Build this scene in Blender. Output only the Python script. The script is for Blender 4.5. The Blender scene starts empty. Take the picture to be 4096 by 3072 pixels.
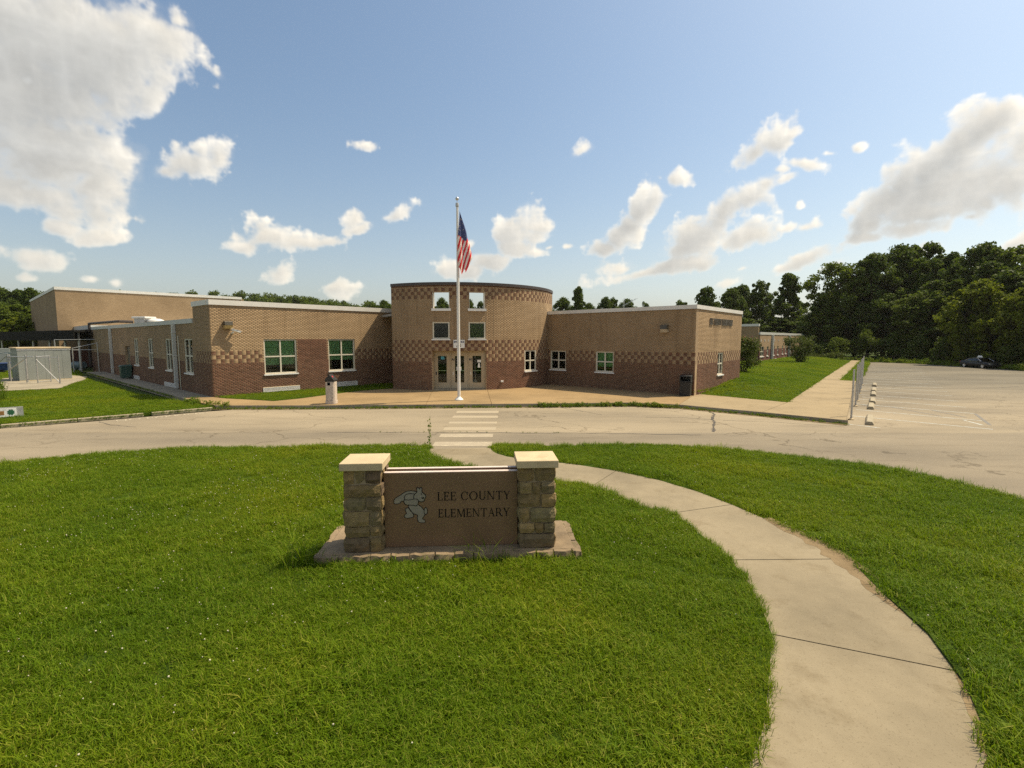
import bpy, bmesh, math, random
import numpy as np
from mathutils import Vector, Matrix
from mathutils.geometry import delaunay_2d_cdt

R = math.radians
rng = np.random.default_rng(7)
random.seed(7)
scene = bpy.context.scene
C = scene.collection

# ------------------------------------------------------------------ camera
cam_d = bpy.data.cameras.new("camera")
cam_d.sensor_width = 36.0
cam_d.lens = 17.41
cam_d.clip_start = 0.1
cam_d.clip_end = 3000
cam = bpy.data.objects.new("camera", cam_d)
cam.location = (0, 0, 3.05)
cam.rotation_euler = (R(90 - 5.26), 0, 0)
C.objects.link(cam)
scene.camera = cam

# ------------------------------------------------------------------ light
SUN_DIR = Vector((5.5, 2.0, 9.4)).normalized()
sun_d = bpy.data.lights.new("sun", 'SUN')
sun_d.energy = 4.6
sun_d.angle = R(0.53)
sun_d.color = (1.0, 0.86, 0.62)
sun = bpy.data.objects.new("sun", sun_d)
sun.rotation_euler = (-SUN_DIR).to_track_quat('-Z', 'Y').to_euler()
sun.location = (60, 20, 100)
C.objects.link(sun)

vs = scene.view_settings
vs.view_transform = 'Standard'
vs.look = 'None'
vs.exposure = 0.45
vs.gamma = 1.0
vs.use_curve_mapping = False
HAZE = 0.00011
scene.cycles.use_denoising = False
scene.cycles.volume_bounces = 0
scene.cycles.max_bounces = 6
scene.cycles.diffuse_bounces = 3
scene.cycles.glossy_bounces = 3
scene.cycles.transmission_bounces = 4
scene.cycles.transparent_max_bounces = 8

# ---- clouds: a procedural density field over azimuth/elevation, lit by marching toward the sun
def value_noise(w, h, gx, gy, seed):
    r = np.random.default_rng(seed)
    g = r.random((gy + 2, gx)).astype(np.float32)
    x = np.arange(w, dtype=np.float32) / w * gx
    y = np.arange(h, dtype=np.float32) / h * gy
    x0 = x.astype(int); y0 = y.astype(int)
    fx = x - x0; fy = y - y0
    fx = fx * fx * fx * (fx * (fx * 6 - 15) + 10); fy = fy * fy * fy * (fy * (fy * 6 - 15) + 10)
    x1 = (x0 + 1) % gx; x0 = x0 % gx
    a = g[y0][:, x0]; b = g[y0][:, x1]; c = g[y0 + 1][:, x0]; d = g[y0 + 1][:, x1]
    top = a + (b - a) * fx; bot = c + (d - c) * fx
    return top + (bot - top) * fy[:, None]

# each puff: azimuth deg, elevation deg, half width, half height, tilt deg, weight
PUFFS = [
    (-43.2,23.2,9.36,4.51,19,1.3), (-38.7,22.8,6.11,5.53,16,1.3), (-35.4,24.7,3.83,3.6,15,1.1), (-42.2,18.3,5.53,3.66,15,1.2), (-41.6,14.3,5.02,3.19,12,1.2),
    (-39.4,13.0,3.0,2.8,10,1.1), (-43.5,11.5,3.34,2.14,10,1), (-37.6,15.3,1.65,2.23,11,0.9), (-32.7,27.1,1.29,1.28,15,0.7), (-34.0,20.8,1.9,1.82,-34,0.9),
    (-43.7,19.4,4.45,3.51,17,1.2), (-47.5,17.6,4.89,7.65,17,1.2), (-32.0,15.5,2.64,1.19,9,0.95), (-29.2,16.9,1.49,1.07,44,0.95), (-34.1,15.0,1.22,0.62,10,0.7),
    (-30.9,17.1,0.68,0.77,61,0.6), (-41.7,9.1,1.06,0.6,8,0.8), (-39.0,8.8,1.92,0.71,7,0.8), (-43.8,6.4,1.52,0.93,6,0.9), (-44.2,4.9,0.55,0.3,5,0.6),
    (-39.8,5.0,0.78,0.36,4,0.6), (-38.1,4.9,0.59,0.49,4,0.8), (-25.9,10.0,2.64,1.88,5,1.1), (-23.1,9.7,3.12,1.1,4,0.9), (-20.4,10.0,2.11,0.64,14,0.75),
    (-27.8,8.8,1.65,0.89,5,0.9), (-16.9,12.4,0.85,1.41,78,0.8), (-16.6,11.5,1.76,0.65,13,0.8), (-12.2,13.5,1.71,0.7,40,0.7), (-13.4,12.9,1.01,0.46,22,0.5),
    (-24.7,6.5,1.18,0.72,23,0.7), (-18.9,5.0,1.8,0.98,2,0.85), (-17.5,5.5,1.2,0.49,2,0.6), (-15.9,19.8,1.33,0.43,1,0.6), (-29.6,23.8,0.75,0.49,-18,0.45),
    (-22.2,9.6,1.35,0.65,4,0.8), (-7.6,7.7,2.17,1.11,1,1), (-3.2,8.0,1.89,1.21,0,1), (-5.0,7.3,2.09,0.81,1,0.9), (-4.8,10.3,0.67,0.45,39,0.6),
    (1.3,12.3,2.48,2.06,18,1.15), (2.8,12.9,1.56,1.16,-10,1), (0.5,10.1,2.2,1.29,0,1), (2.3,9.5,1.57,0.8,0,0.9), (4.1,10.1,0.72,0.3,18,0.6),
    (6.2,10.1,0.83,0.4,-1,0.8), (8.0,19.6,1.18,0.68,15,0.7), (12.1,11.4,2.99,1.4,27,1.05), (15.2,13.8,1.92,1.66,32,1.05), (16.1,14.9,0.98,1.17,36,0.9),
    (10.1,10.1,1.91,0.89,8,0.95), (13.5,12.0,2.37,1.48,27,1), (18.1,16.5,1.1,0.81,4,0.9), (16.3,16.6,0.57,0.35,-5,0.5), (19.3,10.3,3.28,1.73,12,1.1),
    (22.5,11.9,3.18,1.99,27,1.1), (24.8,13.4,2.21,1.67,32,1.05), (26.4,14.9,1.61,1.0,37,0.9), (18.2,9.4,2.35,1.05,2,0.9), (14.6,7.1,4.65,0.9,6,0.85),
    (17.0,7.9,2.84,0.89,13,0.8), (11.4,8.0,2.0,1.01,13,0.8), (19.4,7.9,3.23,1.07,8,0.85), (25.2,10.2,2.07,1.02,17,0.9), (28.0,10.7,2.02,0.44,0,0.6),
    (30.0,10.6,1.23,0.61,5,0.7), (25.3,17.8,2.04,1.15,18,1.0), (27.3,18.9,1.83,1.58,28,1.0), (28.5,19.3,1.01,0.69,22,0.7), (30.1,16.3,2.01,0.54,-17,0.85),
    (27.8,16.2,0.9,0.41,-8,0.7), (28.2,15.3,1.14,0.44,14,0.6), (34.1,16.9,0.5,0.36,12,0.6), (32.0,16.9,0.6,0.27,-10,0.5), (29.2,12.7,0.37,0.4,27,0.5),
    (42.0,16.3,1.84,1.83,12,1.2), (43.5,16.9,1.17,1.13,-15,1.05), (40.6,16.3,1.52,1.76,-13,1.1), (39.5,14.8,2.13,2.32,27,1.15), (37.5,13.3,2.14,1.93,28,1.1),
    (36.2,11.6,2.25,1.65,22,1.05), (41.4,13.0,3.06,2.83,8,1.2), (39.1,10.8,4.25,1.89,6,1.1), (34.9,10.0,2.03,1.1,17,0.95), (34.6,9.1,1.78,0.58,-6,0.8),
    (43.9,12.1,1.37,2.11,-11,0.8), (44.3,14.4,1.08,2.04,-13,0.9), (37.9,9.4,2.85,1.01,5,0.9), (42.6,11.0,1.07,0.94,17,0.7), (30.0,7.5,2.53,0.81,16,0.85),
    (28.2,6.9,1.21,0.46,7,0.6), (23.6,5.9,1.56,0.58,19,0.75), (32.5,6.8,1.17,0.62,19,0.75), (44.9,8.0,1.53,0.66,20,0.7), (39.3,7.5,0.82,0.63,-6,0.8),
    (24.8,7.1,0.85,0.38,8,0.5), (41.9,10.0,0.56,0.46,4,0.6), (48.2,13.5,2.99,4.01,15,1.1), (48.2,7.3,2.03,1.38,7,0.9),
]
def clouds_image():
    W, H = 4096, 1024                       # 360 x 90 degrees
    az = (np.arange(W, dtype=np.float32) + .5) / W * 360 - 180
    el = (np.arange(H, dtype=np.float32) + .5) / H * 90
    def fbm(seed, g0, n, gain, ridged):
        r = np.zeros((H, W), np.float32); amp = 1.0; tot = 0; gx = g0
        for o in range(n):
            v = value_noise(W, H, gx, max(2, gx // 4), seed + o)
            r += amp * (np.abs(2 * v - 1) if ridged else v); tot += amp; amp *= gain; gx = int(gx * 1.97)
        return r / tot
    billow = 1 - fbm(31, 110, 5, .60, True)
    fine = fbm(71, 150, 5, .62, False)
    warpx = (fbm(201, 90, 3, .5, False) - .5) * 5.0
    warpy = (fbm(301, 90, 3, .5, False) - .5) * 4.0
    A, E = np.meshgrid(az, el)
    base = np.full((H, W), -3.0, np.float32)
    for a, e, ra, re, t, wgt in PUFFS:
        ra *= 1.06; re *= 1.08
        ext = max(ra, re) * 1.9 + 4
        i0 = max(0, int((e - ext) / 90 * H)); i1 = min(H, int((e + ext) / 90 * H) + 1)
        j0 = max(0, int((a - ext + 180) / 360 * W)); j1 = min(W, int((a + ext + 180) / 360 * W) + 1)
        k = min(1.0, min(ra, re) / 2.2)
        da = A[i0:i1, j0:j1] - a + warpx[i0:i1, j0:j1] * k; de = E[i0:i1, j0:j1] - e + warpy[i0:i1, j0:j1] * k
        ct, st = math.cos(R(t)), math.sin(R(t))
        u = (da * ct + de * st) / ra; v = (-da * st + de * ct) / re
        v = np.where(v < 0, v * 1.2, v)
        f = (1 - np.sqrt(u * u + v * v)) * min(1.0, .35 + .6 * wgt) - max(0, .8 - wgt) * .35
        b = base[i0:i1, j0:j1]
        base[i0:i1, j0:j1] = np.maximum(b, f) + .10 * np.clip(np.minimum(b, f), 0, 1)
    # the rest of the sky, beyond the picture, carries the same kind of clouds
    far = (fbm(131, 22, 3, .5, False) - .56) * 5
    outside = np.clip((np.abs(A) - 52) / 8, 0, 1)
    outside = np.maximum(outside, np.clip((E - 46) / 8, 0, 1)) * np.clip((72 - E) / 14, 0, 1)
    base = np.maximum(base, np.where(outside > 0, far * outside - (1 - outside), -3.0))
    body = np.clip(base, -1, 1)
    edge = np.clip(1.1 - .9 * np.clip(body, 0, 1), .25, 1.1)
    dens = np.where(base > -.7, body + .12 + edge * (1.15 * (billow - .60) + 1.6 * (fine - .5)), -1)
    soft = np.where(base > -.7, body + .20 + .55 * (fine - .5) + .5 * (billow - .60), -1)
    alpha = 1 - np.exp(-4.4 * np.maximum(dens, 0) ** 1.55 - .55 * np.maximum(soft, 0) ** 1.5)
    # shading: how much cloud lies between a point and the light at the upper right
    thick = np.clip(body * .8 + .12 + .9 * (billow - .60) + .8 * (fine - .5), 0, 1.0) * (base > -.7)
    light = np.zeros_like(thick); px = W / 360.0; py = H / 90.0
    for k, st in enumerate((0.25, 0.55, 1.0, 1.7, 2.8, 4.5, 7.0)):
        dx = int(round(st * .75 * px)); dy = int(round(st * .66 * py))
        sh = np.roll(thick, -dx, axis=1); s2 = np.zeros_like(sh)
        s2[:H - dy] = sh[dy:] if dy else sh
        light += s2 * (.7, .6, .5, .5, .6, .7, .8)[k]
    lit = np.exp(-light * .55)
    val = .545 + .62 * lit + .55 * (billow - .60) * (.35 + .65 * lit)
    thin = np.clip(1 - thick * 2.2, 0, 1)
    val = val + .40 * thin * (1 - lit)
    low = np.clip(1 - E / 15, 0, 1)
    val = val * (1 - .35 * low) + .33 * low
    alpha *= (1 - .40 * np.clip(1 - E / 8, 0, 1))
    buf = np.ones((H, W, 4), np.float32)
    buf[..., 0] = val; buf[..., 1] = alpha; buf[..., 2] = np.clip(lit + .5 * low, 0, 1)
    img = bpy.data.images.new("cloud_field", W, H, alpha=False, float_buffer=True)
    img.colorspace_settings.name = 'Non-Color'
    img.pixels.foreach_set(buf.ravel())
    img.update()
    img.pack()
    return img

world = bpy.data.worlds.new("World")
scene.world = world
world.use_nodes = True
wt = world.node_tree
wt.nodes.clear()
def wn(t, **kw):
    n = wt.nodes.new(t)
    for k, v in kw.items(): setattr(n, k, v)
    return n
out = wn('ShaderNodeOutputWorld')
bg = wn('ShaderNodeBackground')
SKY_STRENGTH = 0.115
bg.inputs['Strength'].default_value = SKY_STRENGTH
sky = wn('ShaderNodeTexSky', sky_type='NISHITA', sun_disc=False)
sky.sun_elevation = math.asin(SUN_DIR.z)
sky.sun_rotation = math.atan2(SUN_DIR.x, SUN_DIR.y)
sky.altitude = 100; sky.air_density = 1.0; sky.dust_density = 2.5; sky.ozone_density = 1.6
geo = wn('ShaderNodeTexCoord')
sep = wn('ShaderNodeSeparateXYZ')
wt.links.new(geo.outputs['Generated'], sep.inputs[0])
def wmath(op, a, b=None, clamp=False):
    n = wn('ShaderNodeMath', operation=op, use_clamp=clamp)
    for i, s in enumerate((a, b)):
        if s is None: continue
        if isinstance(s, (int, float)): n.inputs[i].default_value = s
        else: wt.links.new(s, n.inputs[i])
    return n.outputs[0]
u = wmath('ADD', wmath('DIVIDE', wmath('ARCTAN2', sep.outputs[0], sep.outputs[1]), 2 * math.pi), .5)
v = wmath('DIVIDE', wmath('ARCSINE', sep.outputs[2]), math.pi / 2)
comb = wn('ShaderNodeCombineXYZ')
wt.links.new(u, comb.inputs[0]); wt.links.new(v, comb.inputs[1])
tex = wn('ShaderNodeTexImage', extension='EXTEND', interpolation='Cubic')
tex.image = clouds_image()
wt.links.new(comb.outputs[0], tex.inputs[0])
cs = wn('ShaderNodeSeparateColor')
wt.links.new(tex.outputs['Color'], cs.inputs[0])
cmul = wmath('MULTIPLY', cs.outputs[0], 0.74 / SKY_STRENGTH)
tint = wn('ShaderNodeMix', data_type='RGBA', blend_type='MIX')
tint.inputs[6].default_value = (.87, .88, .86, 1)
tint.inputs[7].default_value = (1.0, .92, .78, 1)
wt.links.new(cs.outputs[2], tint.inputs[0])
ccol = wn('ShaderNodeVectorMath', operation='SCALE')
wt.links.new(tint.outputs[2], ccol.inputs[0]); wt.links.new(cmul, ccol.inputs[3])
above = wmath('GREATER_THAN', sep.outputs[2], 0.0)
fac = wmath('MULTIPLY', cs.outputs[1], above)
skyc = wn('ShaderNodeMix', data_type='RGBA', blend_type='MULTIPLY')
skyc.inputs[0].default_value = 1.0
skyc.inputs[7].default_value = (.935, 1.02, .985, 1)
wt.links.new(sky.outputs[0], skyc.inputs[6])
# humid summer air: the blue is thinned toward a warm white low down
bw = wn('ShaderNodeRGBToBW'); wt.links.new(skyc.outputs[2], bw.inputs[0])
pale = wn('ShaderNodeVectorMath', operation='SCALE'); pale.inputs[0].default_value = (1.16, 1.10, 1.0)
wt.links.new(bw.outputs[0], pale.inputs[3])
hz_f = wmath('ADD', wmath('MULTIPLY', wmath('POWER', wmath('SUBTRACT', 1.0, wmath('ABSOLUTE', sep.outputs[2]), True), 5.0), .58), .05)
humid = wn('ShaderNodeMix', data_type='RGBA', blend_type='MIX')
wt.links.new(hz_f, humid.inputs[0]); wt.links.new(skyc.outputs[2], humid.inputs[6]); wt.links.new(pale.outputs[0], humid.inputs[7])
mixw = wn('ShaderNodeMix', data_type='RGBA', blend_type='MIX')
wt.links.new(fac, mixw.inputs[0]); wt.links.new(humid.outputs[2], mixw.inputs[6]); wt.links.new(ccol.outputs[0], mixw.inputs[7])
wt.links.new(mixw.outputs[2], bg.inputs['Color'])
wt.links.new(bg.outputs[0], out.inputs['Surface'])

# ------------------------------------------------------------------ materials
def newmat(name):
    m = bpy.data.materials.new(name); m.use_nodes = True
    nt = m.node_tree
    return m, nt, nt.nodes['Principled BSDF']
def N(nt, t, **kw):
    n = nt.nodes.new(t)
    for k, v in kw.items(): setattr(n, k, v)
    return n
def noise(nt, scale, detail=4, vec=None, rough=.55, stretch=None, src='Position'):
    n = N(nt, 'ShaderNodeTexNoise'); n.inputs['Scale'].default_value = scale
    n.inputs['Detail'].default_value = detail; n.inputs['Roughness'].default_value = rough
    if src == 'Position': o = N(nt, 'ShaderNodeNewGeometry').outputs['Position']
    else: o = N(nt, 'ShaderNodeTexCoord').outputs['Object']
    if stretch:
        mp = N(nt, 'ShaderNodeMapping'); mp.inputs['Scale'].default_value = stretch[:3]
        if len(stretch) > 3: mp.inputs['Rotation'].default_value = (0, 0, stretch[3])
        nt.links.new(o, mp.inputs[0]); o = mp.outputs[0]
    nt.links.new(o, n.inputs['Vector'])
    return n.outputs['Fac']
def ramp(nt, fac, stops):
    r = N(nt, 'ShaderNodeValToRGB'); e = r.color_ramp.elements
    while len(e) < len(stops): e.new(.5)
    for i, (p, c) in enumerate(stops):
        e[i].position = p; e[i].color = (*c, 1) if len(c) == 3 else c
    nt.links.new(fac, r.inputs[0])
    return r.outputs[0]
def mixc(nt, fac, a, b, mode='MIX'):
    n = N(nt, 'ShaderNodeMix', data_type='RGBA', blend_type=mode)
    for i, s in ((0, fac), (6, a), (7, b)):
        if isinstance(s, (int, float)): n.inputs[i].default_value = s
        elif isinstance(s, tuple): n.inputs[i].default_value = (*s, 1)
        else: nt.links.new(s, n.inputs[i])
    return n.outputs[2]
def bump(nt, bsdf, h, strength=.3, dist=.02):
    b = N(nt, 'ShaderNodeBump'); b.inputs['Strength'].default_value = strength; b.inputs['Distance'].default_value = dist
    nt.links.new(h, b.inputs['Height']); nt.links.new(b.outputs[0], bsdf.inputs['Normal'])
def simple(name, col, rough=.6, metal=0.0, var=.18, scale=6.0, bmp=.0, spec=.4, src='Position'):
    m, nt, b = newmat(name)
    f = noise(nt, scale, 5, src=src)
    c = ramp(nt, f, [(.25, tuple(x * (1 - var) for x in col)), (.75, tuple(min(1, x * (1 + var)) for x in col))])
    nt.links.new(c, b.inputs['Base Color'])
    b.inputs['Roughness'].default_value = rough; b.inputs['Metallic'].default_value = metal
    b.inputs['Specular IOR Level'].default_value = spec
    if bmp: bump(nt, b, noise(nt, scale * 6, 4, src=src), bmp, .01)
    return m
M = {}
def brick_mat(name, cols):
    m, nt, b = newmat(name)
    g = N(nt, 'ShaderNodeNewGeometry'); oi = N(nt, 'ShaderNodeObjectInfo')
    s = N(nt, 'ShaderNodeMath', operation='ADD'); nt.links.new(g.outputs['Random Per Island'], s.inputs[0]); nt.links.new(oi.outputs['Random'], s.inputs[1])
    fr = N(nt, 'ShaderNodeMath', operation='FRACT'); nt.links.new(s.outputs[0], fr.inputs[0])
    c = ramp(nt, fr.outputs[0], [(i / (len(cols) - 1), k) for i, k in enumerate(cols)])
    f = noise(nt, .55, 5)
    c = mixc(nt, .75, c, ramp(nt, f, [(.3, (.74, .72, .70)), (.7, (1, 1, 1))]), 'MULTIPLY')
    f2 = noise(nt, 1.0, 4, stretch=(2.2, 2.2, .22))
    c = mixc(nt, .55, c, ramp(nt, f2, [(.36, (.72, .70, .68)), (.5, (1, 1, 1))]), 'MULTIPLY')
    nt.links.new(c, b.inputs['Base Color']); b.inputs['Roughness'].default_value = .85
    b.inputs['Specular IOR Level'].default_value = .25
    return m
M['red'] = brick_mat('red_brick', [(.102, .046, .030), (.138, .063, .041), (.172, .080, .051), (.120, .053, .034)])
M['tan'] = brick_mat('tan_brick', [(.330, .230, .133), (.352, .246, .144), (.372, .262, .155), (.338, .237, .138)])
M['mortar'] = simple('mortar', (.315, .222, .132), .9, var=.12, scale=3)
M['mortar_red'] = simple('mortar_by_red_brick', (.42, .305, .18), .9, var=.15, scale=3)
M['cap'] = simple('white_metal_coping', (.66, .64, .60), .45, var=.07, scale=2)
M['darkcap'] = simple('brown_metal_coping', (.060, .047, .042), .4, var=.15, scale=2)
M['frame'] = simple('cream_window_frame', (.60, .56, .46), .5, var=.06, scale=3)
M['door'] = simple('beige_door_paint', (.40, .325, .215), .5, var=.08, scale=2)
M['steel'] = simple('brushed_steel', (.55, .54, .52), .35, metal=.9, var=.1, scale=8)
M['letters'] = simple('dark_metal_letters', (.20, .185, .16), .5, metal=.2, var=.1)
M['galv'] = simple('galvanised_steel', (.46, .45, .43), .45, metal=.55, var=.18, scale=7)
M['alu'] = simple('white_painted_pole', (.70, .67, .62), .35, var=.05, scale=2)
M['black'] = simple('dark_plastic', (.022, .021, .02), .5, var=.2, scale=5)
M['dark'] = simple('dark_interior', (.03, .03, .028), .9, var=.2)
M['roofm'] = simple('gravel_roof', (.30, .28, .25), .95, var=.2, scale=9)
M['gutter'] = simple('pale_grey_gutter', (.50, .50, .47), .5, var=.1, scale=3)
M['blind'] = simple('green_roller_blind', (.27, .43, .26), .8, var=.06, scale=1.2)
M['olive'] = simple('olive_window_backing', (.11, .13, .030), .8, var=.06, scale=1.2)
M['bronze'] = simple('bronze_lamp_housing', (.075, .065, .048), .45, var=.2)
M['lens'] = simple('amber_lamp_lens', (.50, .36, .16), .25, var=.1)
M['frost'] = simple('frosted_lens', (.42, .36, .27), .3, var=.1)
M['white'] = simple('white_paint', (.74, .73, .70), .5, var=.05)
M['paper'] = simple('white_paper', (.75, .76, .72), .8, var=.04)
M['bluepaper'] = simple('blue_paper', (.08, .32, .42), .8, var=.05)
M['ink'] = simple('black_ink', (.012, .012, .02), .6, var=.1)
M['inkblue'] = simple('navy_ink', (.015, .022, .09), .6, var=.1)
M['bark'] = simple('bark', (.085, .066, .048), .95, var=.35, scale=5, bmp=.5)
M['blue'] = simple('blue_paint', (.03, .055, .16), .5, var=.2)
M['greenbin'] = simple('green_plastic', (.04, .085, .065), .5, var=.15)
M['tankm'] = simple('blue_grey_tank', (.09, .13, .14), .5, var=.2)
M['carp'] = simple('black_car_paint', (.008, .010, .013), .28, var=.05, spec=.35)
M['tyre'] = simple('tyre_rubber', (.015, .015, .015), .8)
M['chrome'] = simple('chrome', (.75, .75, .76), .15, metal=1.0, var=.03)
M['pink'] = simple('pink_blossom', (.42, .13, .14), .8, var=.3, scale=9)
M['shedm'] = simple('galvanised_shed_panel', (.275, .295, .275), .45, metal=.25, var=.10, scale=1.5)
M['pipe'] = simple('dark_pipe', (.055, .042, .036), .6)
M['canopym'] = simple('dark_canopy', (.016, .015, .013), .9, var=.2, spec=.1)
M['rust'] = simple('concrete_kerb', (.33, .275, .185), .9, var=.2, scale=7, bmp=.3)

def glass_mat(name, tint, gl=.10):
    m, nt, b = newmat(name)
    nt.nodes.remove(b)
    o = nt.nodes['Material Output']
    tr = N(nt, 'ShaderNodeBsdfTransparent'); tr.inputs[0].default_value = (*tint, 1)
    gs = N(nt, 'ShaderNodeBsdfGlossy'); gs.inputs['Roughness'].default_value = .03
    lw = N(nt, 'ShaderNodeFresnel'); lw.inputs[0].default_value = 1.42
    ad = N(nt, 'ShaderNodeMath', operation='ADD'); ad.inputs[1].default_value = gl; nt.links.new(lw.outputs[0], ad.inputs[0])
    mx = N(nt, 'ShaderNodeMixShader'); nt.links.new(ad.outputs[0], mx.inputs[0])
    nt.links.new(tr.outputs[0], mx.inputs[1]); nt.links.new(gs.outputs[0], mx.inputs[2])
    nt.links.new(mx.outputs[0], o.inputs[0])
    return m
M['glass'] = glass_mat('window_glass', (.78, .86, .78), 0.0)
M['carglass'] = glass_mat('car_glass', (.10, .11, .11), .06)

def concrete(name, col, dark=.72, sc=.5, joints=False):
    m, nt, b = newmat(name)
    oi = N(nt, 'ShaderNodeObjectInfo')
    f = noise(nt, sc, 6, rough=.6)
    c = ramp(nt, f, [(.28, tuple(x * dark for x in col)), (.55, col), (.8, tuple(min(1, x * 1.12) for x in col))])
    f2 = noise(nt, 9, 5)
    c = mixc(nt, .35, c, ramp(nt, f2, [(.3, (.78, .76, .73)), (.7, (1.0, 1.0, 1.0))]), 'MULTIPLY')
    sp = noise(nt, 60, 2)
    c = mixc(nt, .5, c, ramp(nt, sp, [(.30, (.55, .52, .48)), (.40, (1, 1, 1))]), 'MULTIPLY')
    c = mixc(nt, .8, c, ramp(nt, oi.outputs['Random'], [(0, (.92, .92, .92)), (1, (1.0, 1.0, 1.0))]), 'MULTIPLY')
    nt.links.new(c, b.inputs['Base Color']); b.inputs['Roughness'].default_value = .9
    b.inputs['Specular IOR Level'].default_value = .25
    br = noise(nt, 5, 3, stretch=(1, 26, 1, .5))
    bump(nt, b, br, .35, .004)
    st = noise(nt, 1.7, 5, rough=.7)
    c2 = mixc(nt, .7, c, ramp(nt, st, [(.34, (.78, .75, .70)), (.46, (1, 1, 1))]), 'MULTIPLY')
    nt.links.new(c2, b.inputs['Base Color'])
    return m
M['plaza'] = concrete('tan_plaza_concrete', (.310, .212, .105), .76, .35)
M['walk'] = concrete('pale_walk_concrete', (.315, .243, .142), .80, .45)
M['path'] = concrete('path_concrete', (.270, .222, .146), .74, .7)
M['cast'] = concrete('cast_stone', (.54, .43, .27), .85, 2.0)
M['pad'] = concrete('grey_pad_concrete', (.33, .285, .21), .75, .6)

def asphalt():
    m, nt, b = newmat('worn_asphalt')
    big = noise(nt, .22, 5, stretch=(.45, 1.3, 1, .05))
    c = ramp(nt, big, [(.28, (.205, .172, .126)), (.50, (.295, .245, .172)), (.72, (.37, .305, .212))])
    st = noise(nt, .9, 6, rough=.7, stretch=(.30, 1.6, 1, -.1))
    c = mixc(nt, .8, c, ramp(nt, st, [(.30, (.74, .72, .70)), (.46, (1, 1, 1))]), 'MULTIPLY')
    fine = noise(nt, 26, 4, rough=.7)
    c = mixc(nt, .6, c, ramp(nt, fine, [(.3, (.72, .71, .70)), (.7, (1.12, 1.1, 1.06))]), 'MULTIPLY')
    spk = N(nt, 'ShaderNodeTexVoronoi'); spk.inputs['Scale'].default_value = 42
    nt.links.new(N(nt, 'ShaderNodeNewGeometry').outputs['Position'], spk.inputs['Vector'])
    c = mixc(nt, .35, c, ramp(nt, spk.outputs['Distance'], [(.1, (1.25, 1.22, 1.15)), (.35, (.88, .88, .88))]), 'MULTIPLY')
    # repaved strip along the island, older darker patches toward the car park
    sx = N(nt, 'ShaderNodeSeparateXYZ'); nt.links.new(N(nt, 'ShaderNodeNewGeometry').outputs['Position'], sx.inputs[0])
    wob = noise(nt, .35, 3)
    y = N(nt, 'ShaderNodeMath', operation='MULTIPLY_ADD'); y.inputs[1].default_value = .5
    nt.links.new(wob, y.inputs[0]); nt.links.new(sx.outputs[1], y.inputs[2])
    mr = N(nt, 'ShaderNodeMapRange'); mr.inputs[1].default_value = 16.0; mr.inputs[2].default_value = 16.25
    nt.links.new(y.outputs[0], mr.inputs[0])
    c = mixc(nt, 1.0, c, ramp(nt, mr.outputs[0], [(0, (.80, .81, .84)), (1, (1, 1, 1))]), 'MULTIPLY')
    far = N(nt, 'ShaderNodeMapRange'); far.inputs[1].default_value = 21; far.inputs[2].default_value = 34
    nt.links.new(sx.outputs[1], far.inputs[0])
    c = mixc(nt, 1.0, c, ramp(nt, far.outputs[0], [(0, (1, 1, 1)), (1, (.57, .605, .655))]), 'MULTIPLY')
    oil = noise(nt, 1.6, 3, rough=.6)
    c = mixc(nt, .8, c, ramp(nt, oil, [(.23, (.50, .48, .46)), (.31, (1, 1, 1))]), 'MULTIPLY')
    vein = N(nt, 'ShaderNodeTexVoronoi', feature='DISTANCE_TO_EDGE'); vein.inputs['Scale'].default_value = .23
    wv = N(nt, 'ShaderNodeTexNoise'); wv.inputs['Scale'].default_value = .9; wv.inputs['Detail'].default_value = 6
    gp_ = N(nt, 'ShaderNodeNewGeometry').outputs['Position']; nt.links.new(gp_, wv.inputs['Vector'])
    vm = N(nt, 'ShaderNodeVectorMath', operation='MULTIPLY_ADD'); vm.inputs[1].default_value = (2.2, 2.2, 2.2)
    nt.links.new(wv.outputs['Color'], vm.inputs[0]); nt.links.new(gp_, vm.inputs[2]); nt.links.new(vm.outputs[0], vein.inputs['Vector'])
    msk = noise(nt, .16, 2)
    vf = mixc(nt, ramp(nt, msk, [(.44, (0, 0, 0)), (.56, (1, 1, 1))]), (1, 1, 1), ramp(nt, vein.outputs['Distance'], [(.0, (.52, .50, .47)), (.012, (1, 1, 1))]))
    c = mixc(nt, 1.0, c, vf, 'MULTIPLY')
    nt.links.new(c, b.inputs['Base Color']); b.inputs['Roughness'].default_value = .92
    b.inputs['Specular IOR Level'].default_value = .2
    bump(nt, b, fine, .5, .012)
    return m
M['stop'] = concrete('wheel_stop_concrete', (.36, .31, .22), .75, .9)
M['asphalt'] = asphalt()
M['tar'] = simple('crack_filler', (.06, .05, .04), .8, var=.3, scale=8)

def paint(name, col, wear):
    m, nt, b = newmat(name)
    f = noise(nt, 5.5, 6, rough=.75, stretch=(.5, 2.2, 1))
    a = ramp(nt, f, [(wear, (0, 0, 0)), (wear + .10, (1, 1, 1))])
    nt.links.new(mixc(nt, a, (.33, .275, .195), col), b.inputs['Base Color'])
    b.inputs['Roughness'].default_value = .8
    return m
M['stripe_worn'] = paint('worn_cream_paint', (.355, .29, .188), .46)
M['stripe_white'] = paint('flaking_white_paint', (.54, .47, .33), .55)
M['stripe_blue'] = paint('faded_pale_blue_paint', (.44, .46, .43), .42)

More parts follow.
